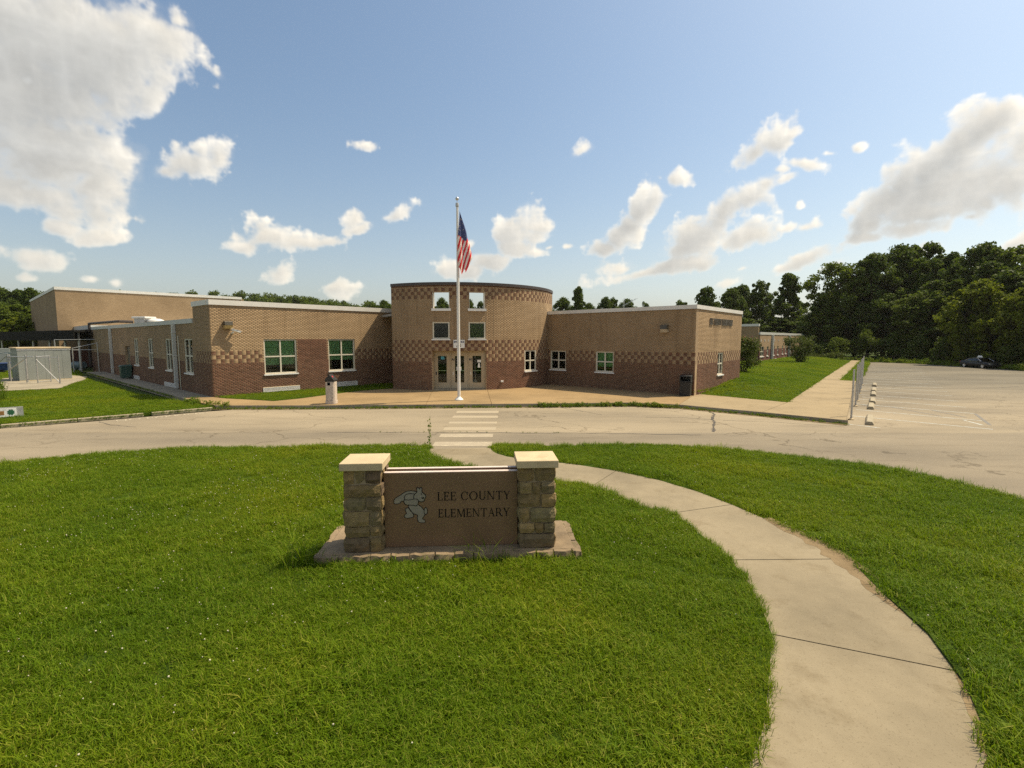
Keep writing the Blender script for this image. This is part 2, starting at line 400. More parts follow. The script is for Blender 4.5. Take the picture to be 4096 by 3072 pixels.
def soil(name, a, b_):
    m, nt, b = newmat(name)
    nt.links.new(ramp(nt, noise(nt, 3, 6), [(.3, a), (.7, b_)]), b.inputs['Base Color'])
    b.inputs['Roughness'].default_value = 1.0; b.inputs['Specular IOR Level'].default_value = .1
    bump(nt, b, noise(nt, 30, 4), .6, .03)
    return m
M['turf'] = soil('turf_soil', (.022, .042, .004), (.045, .075, .006))
M['groundm'] = soil('field_ground', (.050, .075, .018), (.085, .110, .030))
M['dirt'] = soil('bare_dirt', (.17, .122, .068), (.25, .185, .108))
M['hillm'] = soil('wooded_hill', (.018, .030, .009), (.030, .045, .014))

def leafy(name, stops, trans=.45, tcol=(.10, .17, .02), patch=None, rough=.6):
    m, nt, b = newmat(name)
    o = nt.nodes['Material Output']
    g = N(nt, 'ShaderNodeNewGeometry'); oi = N(nt, 'ShaderNodeObjectInfo')
    s = N(nt, 'ShaderNodeMath', operation='ADD'); nt.links.new(g.outputs['Random Per Island'], s.inputs[0]); nt.links.new(oi.outputs['Random'], s.inputs[1])
    fr = N(nt, 'ShaderNodeMath', operation='FRACT'); nt.links.new(s.outputs[0], fr.inputs[0])
    c = ramp(nt, fr.outputs[0], stops)
    tc = mixc(nt, .6, (*tcol,), c)
    if patch:
        f = noise(nt, patch, 4)
        mul = ramp(nt, f, [(.3, (.68, .80, .75)), (.5, (1, 1, 1)), (.70, (1.38, 1.16, 1.0))])
        c = mixc(nt, 1.0, c, mul, 'MULTIPLY'); tc = mixc(nt, 1.0, tc, mul, 'MULTIPLY')
    nt.links.new(c, b.inputs['Base Color']); b.inputs['Roughness'].default_value = rough
    b.inputs['Specular IOR Level'].default_value = .12
    t = N(nt, 'ShaderNodeBsdfTranslucent'); nt.links.new(tc, t.inputs[0])
    mx = N(nt, 'ShaderNodeMixShader'); mx.inputs[0].default_value = trans
    nt.links.new(b.outputs[0], mx.inputs[1]); nt.links.new(t.outputs[0], mx.inputs[2])
    nt.links.new(mx.outputs[0], o.inputs[0])
    return m
M['grass'] = leafy('lawn_grass', [(0, (.082, .145, .004)), (.45, (.126, .202, .006)), (.8, (.185, .258, .010)), (1, (.30, .295, .05))], .45, (.21, .30, .005), patch=.28)
M['weed'] = leafy('weed_leaf', [(0, (.075, .130, .008)), (.6, (.12, .180, .012)), (1, (.19, .22, .03))], .4, (.14, .20, .02), patch=.5)
M['leaf'] = [
    leafy('dark_leaf', [(0, (.044, .072, .010)), (.5, (.065, .098, .014)), (1, (.095, .130, .02))], .36, (.13, .19, .012)),
    leafy('mid_leaf', [(0, (.062, .092, .010)), (.5, (.088, .125, .014)), (1, (.125, .155, .02))], .38, (.16, .22, .014)),
    leafy('yellow_leaf', [(0, (.085, .118, .008)), (.5, (.115, .148, .010)), (1, (.16, .18, .016))], .40, (.19, .23, .010)),
]
M['shrubleaf'] = leafy('shrub_leaf', [(0, (.045, .070, .012)), (.6, (.075, .105, .018)), (1, (.115, .12, .03))], .35, (.12, .15, .02))
M['clover'] = simple('clover_blossom', (.50, .46, .34), .9, var=.1)

def stone_mat():
    m, nt, b = newmat('rubble_stone')
    oi = N(nt, 'ShaderNodeObjectInfo')
    c = ramp(nt, oi.outputs['Random'], [(0, (.225, .150, .062)), (.22, (.160, .118, .055)), (.42, (.27, .185, .080)), (.58, (.180, .145, .075)), (.72, (.125, .082, .050)), (.86, (.24, .168, .072)), (1, (.20, .165, .085))])
    c = mixc(nt, .8, c, ramp(nt, noise(nt, 13, 5, src='Object'), [(.3, (.62, .62, .60)), (.7, (1.25, 1.2, 1.1))]), 'MULTIPLY')
    nt.links.new(c, b.inputs['Base Color']); b.inputs['Roughness'].default_value = .9
    bump(nt, b, noise(nt, 38, 5), .8, .02)
    return m
M['stone'] = stone_mat()
M['stone_mortar'] = simple('stone_mortar', (.27, .21, .125), .95, var=.2, scale=12, bmp=.4)
def granite():
    m, nt, b = newmat('brown_granite')
    f = noise(nt, 120, 3, rough=.8); g = noise(nt, 2.5, 4)
    c = ramp(nt, f, [(.3, (.105, .058, .031)), (.5, (.175, .100, .053)), (.7, (.25, .15, .085))])
    c = mixc(nt, .6, c, ramp(nt, g, [(.3, (.75, .75, .75)), (.7, (1.1, 1.1, 1.1))]), 'MULTIPLY')
    nt.links.new(c, b.inputs['Base Color']); b.inputs['Roughness'].default_value = .42
    return m
M['granite'] = granite()
M['sunlit_sawn'] = simple('sunlit_sawn_granite', (.60, .50, .44), .6, var=.12, scale=14)  # sawn granite top, with the sun on it put into the paler colour
M['engrave'] = simple('engraved_black', (.010, .009, .008), .9, spec=.05)
M['emblem'] = simple('frosted_grey_engraving', (.245, .218, .168), .9, var=.12, scale=9, spec=.05)
M['sandstone'] = simple('sandstone_slab', (.195, .142, .085), .9, var=.45, scale=3.2, bmp=.7)
def cloth(name, col, tr):
    m, nt, b = newmat(name); o = nt.nodes['Material Output']
    b.inputs['Base Color'].default_value = (*col, 1); b.inputs['Roughness'].default_value = .8; b.inputs['Specular IOR Level'].default_value = .15
    t = N(nt, 'ShaderNodeBsdfTranslucent'); t.inputs[0].default_value = (*tr, 1)
    mx = N(nt, 'ShaderNodeMixShader'); mx.inputs[0].default_value = .5
    nt.links.new(b.outputs[0], mx.inputs[1]); nt.links.new(t.outputs[0], mx.inputs[2]); nt.links.new(mx.outputs[0], o.inputs[0])
    return m
M['flagred'] = cloth('flag_red', (.62, .045, .06), (.75, .07, .08))
M['flagwhite'] = cloth('flag_white', (.80, .76, .70), (.85, .80, .72))
M['flagblue'] = cloth('flag_blue', (.07, .085, .18), (.10, .12, .25))
M['pebble'] = simple('pebbled_white_concrete', (.50, .42, .35), .9, var=.35, scale=22, bmp=.8)
M['sticker'] = simple('red_sticker', (.55, .05, .06), .6)
M['orange'] = simple('orange_brown_square', (.26, .125, .035), .7, var=.4, scale=20)
M['clovergreen'] = simple('green_emblem', (.02, .11, .05), .7)
M['brick_far'] = None

# ------------------------------------------------------------------ mesh helpers
class MB:
    def __init__(s): s.v = []; s.f = []; s.m = []
    def add(s, vs, fs, mi=0):
        k = len(s.v); s.v += [tuple(p) for p in vs]
        for f in fs: s.f.append([k + i for i in f]); s.m.append(mi)
    def hexa(s, c, mi=0):     # 8 corners: bottom 4 ccw, top 4 ccw
        s.add(c, [(3, 2, 1, 0), (4, 5, 6, 7), (0, 1, 5, 4), (1, 2, 6, 5), (2, 3, 7, 6), (3, 0, 4, 7)], mi)
    def box(s, x0, x1, y0, y1, z0, z1, mi=0):
        s.hexa([(x0, y0, z0), (x1, y0, z0), (x1, y1, z0), (x0, y1, z0), (x0, y0, z1), (x1, y0, z1), (x1, y1, z1), (x0, y1, z1)], mi)
    def fbox(s, fr, u0, u1, n0, n1, z0, z1, mi=0):   # box in a wall frame: u along, n outward
        P = fr.p
        s.hexa([P(u0, n1, z0), P(u1, n1, z0), P(u1, n0, z0), P(u0, n0, z0), P(u0, n1, z1), P(u1, n1, z1), P(u1, n0, z1), P(u0, n0, z1)], mi)
    def tube(s, a, b, r0, r1=None, n=10, mi=0, cap=True):
        a = Vector(a); b = Vector(b); r1 = r0 if r1 is None else r1
        d = (b - a).normalized(); t = Vector((1, 0, 0)) if abs(d.x) < .8 else Vector((0, 1, 0))
        p = d.cross(t).normalized(); q = d.cross(p)
        vs = []
        for c, r in ((a, r0), (b, r1)):
            for i in range(n):
                w = 2 * math.pi * i / n
                vs.append(c + p * (r * math.cos(w)) + q * (r * math.sin(w)))
        fs = [(i, i + n, (i + 1) % n + n, (i + 1) % n) for i in range(n)]
        if cap: fs += [tuple(range(n)), tuple(range(2 * n - 1, n - 1, -1))]
        s.add(vs, fs, mi)
    def lathe(s, cx, cy, prof, n=20, mi=0):
        vs = []
        for r, z in prof:
            for i in range(n):
                w = 2 * math.pi * i / n
                vs.append((cx + r * math.cos(w), cy + r * math.sin(w), z))
        fs = []
        for k in range(len(prof) - 1):
            for i in range(n):
                fs.append((k * n + i, k * n + (i + 1) % n, (k + 1) * n + (i + 1) % n, (k + 1) * n + i))
        fs += [tuple(range(n - 1, -1, -1)), tuple(range((len(prof) - 1) * n, len(prof) * n))]
        s.add(vs, fs, mi)
    def prism(s, poly, z0, z1, mi=0):
        n = len(poly)
        if sum(poly[i][0] * poly[(i + 1) % n][1] - poly[(i + 1) % n][0] * poly[i][1] for i in range(n)) < 0: poly = poly[::-1]
        vs = [(x, y, z0) for x, y in poly] + [(x, y, z1) for x, y in poly]
        fs = [tuple(range(n - 1, -1, -1)), tuple(range(n, 2 * n))] + [(i, (i + 1) % n, n + (i + 1) % n, n + i) for i in range(n)]
        s.add(vs, fs, mi)
    def fprism(s, fr, poly, n0, n1, mi=0):          # outline in (u, z), extruded along n
        k = len(poly)
        if sum(poly[i][0] * poly[(i + 1) % k][1] - poly[(i + 1) % k][0] * poly[i][1] for i in range(k)) < 0: poly = poly[::-1]
        vs = [fr.p(u, n1, z) for u, z in poly] + [fr.p(u, n0, z) for u, z in poly]
        fs = [tuple(range(k)), tuple(range(2 * k - 1, k - 1, -1))] + [((i + 1) % k, i, k + i, k + (i + 1) % k) for i in range(k)]
        s.add(vs, fs, mi)
class Frame:
    def __init__(s, o, ang):
        s.o = o; s.a = R(ang); s.u = (math.cos(s.a), math.sin(s.a)); s.n = (s.u[1], -s.u[0])
    def p(s, u, n, z): return (s.o[0] + s.u[0] * u + s.n[0] * n, s.o[1] + s.u[1] * u + s.n[1] * n, z)
class Flip(Frame):           # a frame whose outward side is the other one
    def __init__(s, o, ang): Frame.__init__(s, o, ang); s.n = (-s.n[0], -s.n[1])

def link(name, me, parent=None):
    o = bpy.data.objects.new(name, me); C.objects.link(o)
    if parent is not None:
        o.parent = parent
        o.matrix_parent_inverse = parent_world(parent).inverted()
    return o
def parent_world(o):
    m = Matrix.LocRotScale(o.location, o.rotation_euler, o.scale)
    return m if o.parent is None else parent_world(o.parent) @ o.matrix_parent_inverse @ m
def build(name, mb, mats, parent=None, smooth=False, bevel=0):
    me = bpy.data.meshes.new(name)
    me.from_pydata(mb.v, [], mb.f)
    mats = mats if isinstance(mats, (list, tuple)) else [mats]
    for m in mats: me.materials.append(m)
    if len(mats) > 1: me.polygons.foreach_set('material_index', mb.m)
    bm = bmesh.new(); bm.from_mesh(me)
    bmesh.ops.recalc_face_normals(bm, faces=bm.faces)
    bm.to_mesh(me); bm.free()
    if smooth: me.polygons.foreach_set('use_smooth', [True] * len(me.polygons))
    me.update()
    o = link(name, me, parent)
    if bevel:
        md = o.modifiers.new('bevel', 'BEVEL'); md.width = bevel; md.segments = 2; md.limit_method = 'ANGLE'
    if smooth: set_auto_smooth(o)
    return o
def set_auto_smooth(o, ang=35):
    me = o.data
    bm = bmesh.new(); bm.from_mesh(me)
    for e in bm.edges:
        if len(e.link_faces) == 2 and e.calc_face_angle(0) > R(ang): e.smooth = False
    bm.to_mesh(me); bm.free()
def fastmesh(name, V, Q, mats, mi=None, smooth=False):
    V = np.asarray(V, np.float32).reshape(-1, 3); Q = np.asarray(Q, np.int32)
    k = Q.shape[1]
    me = bpy.data.meshes.new(name)
    me.vertices.add(len(V)); me.vertices.foreach_set('co', V.ravel())
    me.loops.add(Q.size); me.loops.foreach_set('vertex_index', Q.ravel())
    me.polygons.add(len(Q)); me.polygons.foreach_set('loop_start', np.arange(len(Q), dtype=np.int32) * k)
    for m in mats: me.materials.append(m)
    if mi is not None: me.polygons.foreach_set('material_index', np.asarray(mi, np.int32))
    if smooth: me.polygons.foreach_set('use_smooth', np.ones(len(Q), bool))
    me.update(calc_edges=True); me.validate()
    return me
def tag(o, label=None, cat=None, group=None, kind=None):
    for k, v in (('label', label), ('category', cat), ('group', group), ('kind', kind)):
        if v: o[k] = v
    return o
def empty(name, loc, label=None, cat=None, group=None, kind=None, rz=0):
    o = bpy.data.objects.new(name, None); o.location = loc; o.rotation_euler = (0, 0, rz); o.empty_display_size = .3
    C.objects.link(o)
    return tag(o, label, cat, group, kind)
def inside(poly, P):
    P = np.asarray(P); x, y = P[:, 0], P[:, 1]; r = np.zeros(len(P), bool); n = len(poly)
    for i in range(n):
        x1, y1 = poly[i]; x2, y2 = poly[(i + 1) % n]
        c = ((y1 > y) != (y2 > y)) & (x < (x2 - x1) * (y - y1) / (y2 - y1 + 1e-12) + x1)
        r ^= c
    return r
def densify(poly, step):
    out = []
    for i in range(len(poly)):
        a = poly[i]; b = poly[(i + 1) % len(poly)]
        k = max(1, int(math.dist(a, b) / step))
        out += [(a[0] + (b[0] - a[0]) * j / k, a[1] + (b[1] - a[1]) * j / k) for j in range(k)]
    return out
def sheet(name, poly, zf, mat, step=1.0, kind='structure', drop=.12, parent=None):
    """a ground sheet following zf(x, y), with a skirt of depth drop"""
    if not callable(zf):
        z0 = zf; zf = lambda x, y: z0
        out = list(poly)
        pts = out
    else:
        out = densify(poly, step)
        xs = [p[0] for p in out]; ys = [p[1] for p in out]
        gx, gy = np.meshgrid(np.arange(min(xs), max(xs), step), np.arange(min(ys), max(ys), step))
        g = np.c_[gx.ravel(), gy.ravel()]
        g = g[inside(out, g)]
        pts = out + [tuple(p) for p in g]
    n = len(out)
    r = delaunay_2d_cdt([Vector(p) for p in pts], [], [list(range(n))], 1, 1e-4)
    vs = [(p.x, p.y, zf(p.x, p.y)) for p in r[0]]
    fs = [list(f) for f in r[2]]
    mb = MB(); mb.v = vs; mb.f = fs; mb.m = [0] * len(fs)
    me = bpy.data.meshes.new(name); me.from_pydata(vs, [], fs)
    bm = bmesh.new(); bm.from_mesh(me)
    for f in bm.faces:
        if f.normal.z < 0: f.normal_flip()
    if drop:
        be = [e for e in bm.edges if len(e.link_faces) == 1]
        ex = bmesh.ops.extrude_edge_only(bm, edges=be)
        for v in ex['geom']:
            if isinstance(v, bmesh.types.BMVert): v.co.z -= drop
    bm.to_mesh(me); bm.free()
    me.materials.append(mat)
    o = link(name, me, parent)
    if kind and parent is None: o['kind'] = kind
    return o

# ------------------------------------------------------------------ ground, road, pavements
gpts = []
for rad in (0, 60, 120, 200, 320, 500, 900):
    for k in range(1 if rad == 0 else 36): gpts.append((rad * math.cos(k * math.pi / 18), 40 + rad * math.sin(k * math.pi / 18)))
sheet('ground', [gpts[-36 + k] for k in range(36)], -0.10, M['groundm'], drop=0)

ROAD_FAR = [(-60, -20), (-60, -19.4), (-17.37, 16.59), (-15.41, 18.1), (-13.9, 19.5), (-12.7, 20.6), (-11.7, 21.25), (-8.88, 21.47), (-4.38, 21.59), (1.14, 21.92), (5.3, 22.26), (6.6, 22.0), (7.39, 21.55), (9.9, 19.39), (11.9, 17.3)]
ROAD = ROAD_FAR + [(12.2, 18.4), (17.6, 26.1), (23.2, 33.75), (28.64, 40.22), (44.7, 61.91), (46.22, 64.0), (49.09, 59.74), (48.9, 52.95), (48.6, 47.0), (47.4, 44.0), (56, 34), (70, 20), (70, -20)]
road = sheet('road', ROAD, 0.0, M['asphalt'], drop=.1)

def strip(name, a, b, w, mat, parent, z=.004, h=.004):
    d = Vector((b[0] - a[0], b[1] - a[1])).normalized(); n = Vector((-d.y, d.x)) * (w / 2)
    mb = MB(); mb.prism([(a[0] + n.x, a[1] + n.y), (b[0] + n.x, b[1] + n.y), (b[0] - n.x, b[1] - n.y), (a[0] - n.x, a[1] - n.y)], z - h, z)
    return build(name, mb, mat, parent)
# crossing: bars from the school's kerb to the island
for y0, y1, x0, x1, m in ((21.5, 21.83, -2.3, -.56, 'stripe_white'), (20.1, 20.75, -2.31, -.56, 'stripe_worn'), (18.86, 19.42, -2.31, -.55, 'stripe_worn'),
                          (17.56, 18.0, -2.29, -.55, 'stripe_worn'), (16.3, 16.85, -2.31, -.55, 'stripe_worn'), (15.12, 15.64, -2.27, -.6, 'stripe_white'), (13.84, 14.44, -2.27, -.57, 'stripe_white')):
    mb = MB(); mb.prism([(x0, y0), (x1, y0), (x1, y1), (x0, y1)], 0, .005)
    build('crosswalk_bar', mb, M[m], road)
# car park lines (long direction runs out from the walk)
for a, b in (((12.0, 17.5), (12.6, 16.7)), ((13.45, 19.36), (16.18, 16.45)), ((14.81, 21.12), (17.47, 18.2)), ((16.09, 22.93), (18.85, 19.97)), ((17.5, 24.83), (20.16, 21.81)), ((18.3, 25.7), (18.9, 25.05))):
    strip('parking_line', a, b, .09, M['stripe_blue'], road)
dv = Vector((.70, -.715)); st = Vector((.60, .80))
p0 = Vector((18.9, 26.9))
for k in range(13):
    a = p0 + st * (2.75 * k); L = 4.1
    strip('parking_line', a, a + dv * L, .08, M['stripe_blue'], road)
strip('parking_line', (16.9, 18.3), (16.62, 17.3), .09, M['stripe_blue'], road)
for a, b in (((16.2, 22.7), (15.9, 21.2)), ((16.9, 22.0), (16.9, 19.3)), ((17.9, 20.9), (17.6, 19.0)), ((18.8, 19.9), (16.9, 17.3))):
    strip('faded_hatching', a, b, .10, simple('faded_dark_hatching', (.16, .145, .125), .8, var=.2) if 'fh' not in M else M['fh'], road, z=.003)
# sealed cracks in the asphalt
def crack(pts, w, mat, seed):
    r = random.Random(seed); left = []; right = []
    P = []
    for i in range(len(pts) - 1):
        for k in range(8):
            t = k / 8; P.append((pts[i][0] + (pts[i + 1][0] - pts[i][0]) * t + r.uniform(-.04, .04), pts[i][1] + (pts[i + 1][1] - pts[i][1]) * t + r.uniform(-.04, .04)))
    P.append(pts[-1])
    for i, p in enumerate(P):
        a = P[max(0, i - 1)]; b = P[min(len(P) - 1, i + 1)]
        d = Vector((b[0] - a[0], b[1] - a[1])).normalized(); ww = w * r.uniform(.3, 1.1) * .5
        left.append((p[0] - d.y * ww, p[1] + d.x * ww)); right.append((p[0] + d.y * ww, p[1] - d.x * ww))
    mb = MB()
    for i in range(len(P) - 1): mb.add([(*left[i], .003), (*right[i], .003), (*right[i + 1], .003), (*left[i + 1], .003)], [(0, 1, 2, 3)])
    return build('crack', mb, mat, road)
crack([(8.25, 20.7), (8.2, 19.9), (7.55, 18.45), (7.4, 17.9), (7.0, 17.0), (6.6, 16.0)], .11, M['tar'], 1)
crack([(7.5, 18.5), (6.6, 18.9), (5.2, 19.1)], .03, M['tar'], 2)
crack([(7.9, 18.3), (9.6, 17.9), (11.5, 16.9)], .03, M['tar'], 3)
crack([(-6, 15.93), (-3.24, 15.93), (-1.25, 15.93), (.88, 15.78), (1.64, 15.86), (3.2, 15.7), (6.0, 15.5)], .07, M['tar'], 4)
crack([(2.1, 21.7), (3.0, 20.6), (3.6, 19.6)], .04, M['tar'], 5)
crack([(-15.2, 18.0), (-14.2, 17.3), (-13.0, 16.9)], .04, M['tar'], 6)
crack([(14.5, 10.2), (13.2, 9.5), (12.4, 8.4)], .05, M['tar'], 7)
crack([(18.0, 27.5), (24, 30), (30, 30.5), (36, 33)], .10, M['tar'], 8)

# school forecourt: big slabs with open joints
SLABS = [
    [(-16.2, 24.35), (-15.2, 23.1), (-12.95, 21.4), (-12.05, 21.37), (-8.8, 21.40), (-8.8, 26.75), (-9.19, 26.02), (-10.29, 23.8), (-11.05, 22.83), (-14.2, 24.01), (-14.85, 24.43)],
    [(-8.785, 21.40), (-3.80, 21.67), (-4.50, 28.0), (-5.2, 28.6), (-8.1, 31.0), (-7.8, 28.9), (-6.93, 28.7), (-8.4, 27.3), (-8.785, 26.77)],
    [(-3.785, 21.67), (-.915, 21.87), (-1.43, 28.2), (-4.48, 28.0)],
    [(-.90, 21.87), (1.14, 22.0), (5.32, 22.35), (7.36, 21.68), (9.20, 25.05), (2.0, 32.0), (-1.415, 28.2)],
    [(7.375, 21.67), (9.9, 19.42), (12.54, 22.40), (9.84, 25.74), (9.215, 25.04)],
    [(9.915, 19.41), (11.91, 17.46), (12.55, 18.36), (18.0, 26.08), (17.1, 28.45), (12.56, 22.38)],
    [(18.01, 26.10), (23.51, 33.73), (22.08, 35.11), (17.11, 28.47)],
]
plaza = empty('plaza', (-2, 25, 0), kind='structure')
mb = MB(); mb.prism([(-12.9, 21.45), (5.3, 22.4), (7.4, 21.75), (11.9, 17.55), (23.4, 33.7), (22.0, 34.9), (12.4, 22.5), (9.2, 25.3), (1.0, 30), (-8, 30)], -.09, .085)
build('joint_bed', mb, M['tar'], plaza)
for i, s in enumerate(SLABS):
    mb = MB(); mb.prism(s, .06 if i else .04, .15)
    build('slab', mb, M['plaza'] if i < 4 else M['walk'], plaza)
# kerb face along the forecourt
KERB = [(-12.9, 21.36), (-12.05, 21.335), (-8.8, 21.36), (-3.8, 21.63), (-.9, 21.83), (1.14, 21.96), (5.32, 22.31), (7.37, 21.63), (9.91, 19.37), (11.94, 17.40)]
for i in range(len(KERB) - 1):
    a, b = Vector(KERB[i]), Vector(KERB[i + 1]); d = (b - a).normalized(); n = Vector((-d.y, d.x))
    mb = MB(); mb.prism([a + d * .006, b - d * .006, b - d * .006 + n * .03, a + d * .006 + n * .03], -.05, .146)
    build('kerb', mb, M['pad'], plaza)
# the straight walk beyond the pad, in squares
walkway = empty('walkway', (33, 50, 0), kind='structure')
a0, a1, b0, b1 = Vector((22.09, 35.14)), Vector((45.17, 65.92)), Vector((22.97, 34.6)), Vector((45.9, 65.3))
nS = 24
for k in range(nS):
    t0, t1 = k / nS, (k + .993) / nS
    q = [a0.lerp(a1, t0), b0.lerp(b1, t0), b0.lerp(b1, t1), a0.lerp(a1, t1)]
    mb = MB(); mb.prism([tuple(p) for p in q], .0, .15)
    build('slab', mb, M['walk'], walkway)
# walk along the shaded side wall
d138 = (math.cos(R(137.95)), math.sin(R(137.95)))
sw = empty('sidewalk', (-22, 30, 0), kind='structure')
for k in range(15):
    t0, t1 = k * 1.9, k * 1.9 + 1.885
    A = (-14.81, 24.43)
    w0 = 1.15; off = (-.7408 * -1, .6717 * -1)   # outward of the side wall
    on = (-.6698, -.7425)
    q = [(A[0] + d138[0] * t0, A[1] + d138[1] * t0), (A[0] + d138[0] * t1, A[1] + d138[1] * t1)]
    q2 = [(q[1][0] + on[0] * w0, q[1][1] + on[1] * w0), (q[0][0] + on[0] * w0, q[0][1] + on[1] * w0)]
    mb = MB(); mb.prism(q + q2, -.05, .147)
    build('slab', mb, M['pad'], sw)
# loose kerbs by the left lawn
def kerb(pts):
    k = empty('kerb_line', (*pts[0], 0), kind='structure')
    for i in range(len(pts) - 1):
        a, b = Vector(pts[i]), Vector(pts[i + 1]); n_ = max(1, round((b - a).length / 1.8)); d = (b - a) / n_; e = d.normalized(); n = Vector((-e.y, e.x)) * .075
        for j in range(n_):
            p, q = a + d * j + e * .01, a + d * (j + 1) - e * .01
            mb = MB(); mb.prism([p - n, q - n, q + n, p + n], -.05, .095)
            build('kerbstone', mb, M['rust'], k, bevel=.02)
kerb([(-24.0, 11.2), (-17.62, 16.85), (-14.66, 19.52)])
kerb([(-14.5, 19.72), (-12.92, 21.19)])
# curved path to the crossing: slabs cut at the joints
PIN = [(-2.22, 13.3), (-2.21, 12.9), (-1.93, 12.38), (-1.66, 12.04), (-1.24, 11.61), (-.7, 11.25), (.3, 10.7), (1.31, 10.03), (1.62, 9.86), (1.99, 9.28), (2.34, 8.66), (2.77, 8.32), (2.89, 7.58), (2.95, 6.87), (2.94, 6.5), (2.96, 6.3), (2.91, 5.82), (2.8, 5.32), (2.65, 4.8), (2.52, 4.56), (2.32, 4.21), (2.14, 3.89), (1.94, 3.57), (1.7, 3.27), (1.2, 2.6), (.4, 1.8), (-.8, 1.1)]
POUT = [(-.60, 13.45), (-.55, 13.14), (-.39, 12.75), (-.12, 12.42), (.06, 12.31), (.7, 12.0), (1.51, 11.64), (2.37, 11.06), (3.15, 10.29), (3.65, 9.53), (3.99, 8.76), (4.22, 8.06), (4.41, 7.38), (4.54, 6.94), (4.53, 6.53), (4.52, 6.19), (4.37, 5.54), (4.3, 5.12), (4.24, 4.79), (4.02, 4.24), (3.92, 4.01), (3.71, 3.67), (3.4, 3.27), (2.8, 2.5), (2.0, 1.6), (1.0, .7), (-.2, 0)]
def near(P, q): return min(range(len(P)), key=lambda i: math.dist(P[i], q))
cuts = [(0, 0)] + [(near(PIN, a), near(POUT, b)) for a, b in (((1.62, 9.86), (2.37, 11.06)), ((2.77, 8.32), (3.99, 8.76)), ((2.94, 6.5), (4.53, 6.53)), ((2.65, 4.8), (4.02, 4.24)))] + [(len(PIN) - 1, len(POUT) - 1)]
path = empty('path', (2, 8, 0), kind='structure')
for k in range(len(cuts) - 1):
    i0, j0 = cuts[k]; i1, j1 = cuts[k + 1]
    pin = [Vector(p) for p in PIN[i0:i1 + 1]]; po = [Vector(p) for p in POUT[j0:j1 + 1]]
    g = .009
    if k: e = (pin[1] - pin[0]).normalized() * g; pin[0] += e; po[0] += e
    e = (pin[-2] - pin[-1]).normalized() * g; pin[-1] += e; po[-1] += e
    mb = MB(); mb.prism([tuple(p) for p in pin] + [tuple(p) for p in po[::-1]], .004, .045)
    build('slab', mb, M['path'], path)
# tactile grooves on the ramp
for k in range(6):
    y = 12.66 + k * .11
    strip('groove', (-2.12 + .25 * max(0, (12.9 - y)), y), (-.62 + .02 * k * 0, y + .03),   .010, M['dirt'], path, z=.047, h=.003)
mb = MB(); mb.prism([tuple(p) for p in PIN] + [tuple(p) for p in POUT[::-1]], -.02, .012)
build('joint_bed', mb, M['dirt'], path)
# washed-out soil on the outer edge of the path
def soil_edge(i0, i1, wide, seed):
    r = random.Random(seed); L = densify_line(POUT[i0:i1 + 1], .12); top = []; bot = []
    for i, p in enumerate(L):
        a, b = Vector(L[max(0, i - 1)]), Vector(L[min(len(L) - 1, i + 1)]); t = (b - a).normalized(); n = Vector((-t.y, t.x))
        k = math.sin(math.pi * i / (len(L) - 1)) ** .7 * wide * r.uniform(.55, 1.15)
        top.append(tuple(Vector(p) + n * .12)); bot.append(tuple(Vector(p) - n * k))
    mb = MB()
    for i in range(len(L) - 1): mb.add([(*top[i], .058), (*top[i + 1], .058), (*bot[i + 1], .0465), (*bot[i], .0465)], [(0, 1, 2, 3)])
    o = build('bare_soil', mb, M['dirt']); o['kind'] = 'structure'
def densify_line(P, st):
    out = []
    for a, b in zip(P, P[1:]):
        k = max(1, int(math.dist(a, b) / st)); out += [(a[0] + (b[0] - a[0]) * j / k, a[1] + (b[1] - a[1]) * j / k) for j in range(k)]
    return out + [P[-1]]
soil_edge(11, 17, .20, 3); soil_edge(19, 22, .06, 5)

# lawns
ISLE = [(-19, -3), (-18.5, 2), (-17, 6), (-15, 9), (-12.36, 11.73), (-10.92, 12.68), (-8.97, 13.38), (-5.27, 13.66), (-2.28, 13.64), (-2.24, 13.3)]
def zisle(x, y): return .048 + .020 * math.sin(x * .9 + 1) * math.cos(y * .7)
LAWN_A = ISLE[:-1] + PIN + [(-3, -3)]
LAWN_B = POUT + [(3, -2), (6, -1.5), (8, 1.5), (9.2, 4), (9.75, 7), (9.62, 9.07), (9.34, 9.81), (8.65, 11.43), (7.16, 12.68), (5.6, 13.4), (3.85, 13.78), (1.23, 13.78), (-.41, 13.9), (-.58, 13.6)]
sheet('lawn', LAWN_A, zisle, M['turf'], .7, drop=.1)
sheet('lawn', LAWN_B, zisle, M['turf'], .7, drop=.1)
LAWN_L = [(-60, -18), (-60, 55), (-44, 50), (-33.4, 38.4), (-20.4, 26.6), (-16.95, 24.2), (-15.25, 23.0), (-13.05, 21.45), (-12.92, 21.33), (-14.66, 19.62), (-17.70, 16.95), (-24.08, 11.3)]
sheet('lawn', LAWN_L, lambda x, y: .09 + .015 * math.sin(x * .5) * math.cos(y * .6), M['turf'], 1.5, drop=.15)
LAWN_W = [(-14.6, 24.5), (-14.2, 24.03), (-11.05, 22.85), (-10.3, 23.82), (-9.2, 26.04), (-8.42, 27.32), (-6.95, 28.72), (-7.5, 31.9), (-8.2, 31.7)]
def zwing(x, y): return .16
sheet('lawn', LAWN_W, zwing, M['turf'], .9, drop=.15)
LAWN_R = [(9.26, 25.15), (9.86, 25.76), (12.56, 22.44), (17.1, 28.49), (22.08, 35.16), (45.17, 65.95), (50, 72), (30, 78), (15, 60), (13, 33)]
def sm(t): t = min(1, max(0, t)); return t * t * (3 - 2 * t)
def zright(x, y):
    dx, dy = x - 12.56, y - 22.42
    left = -.8 * dx + .6 * dy; along = .6 * dx + .8 * dy
    return .125 + .42 * sm(left / 3.8) * sm((along - .3) / 7)
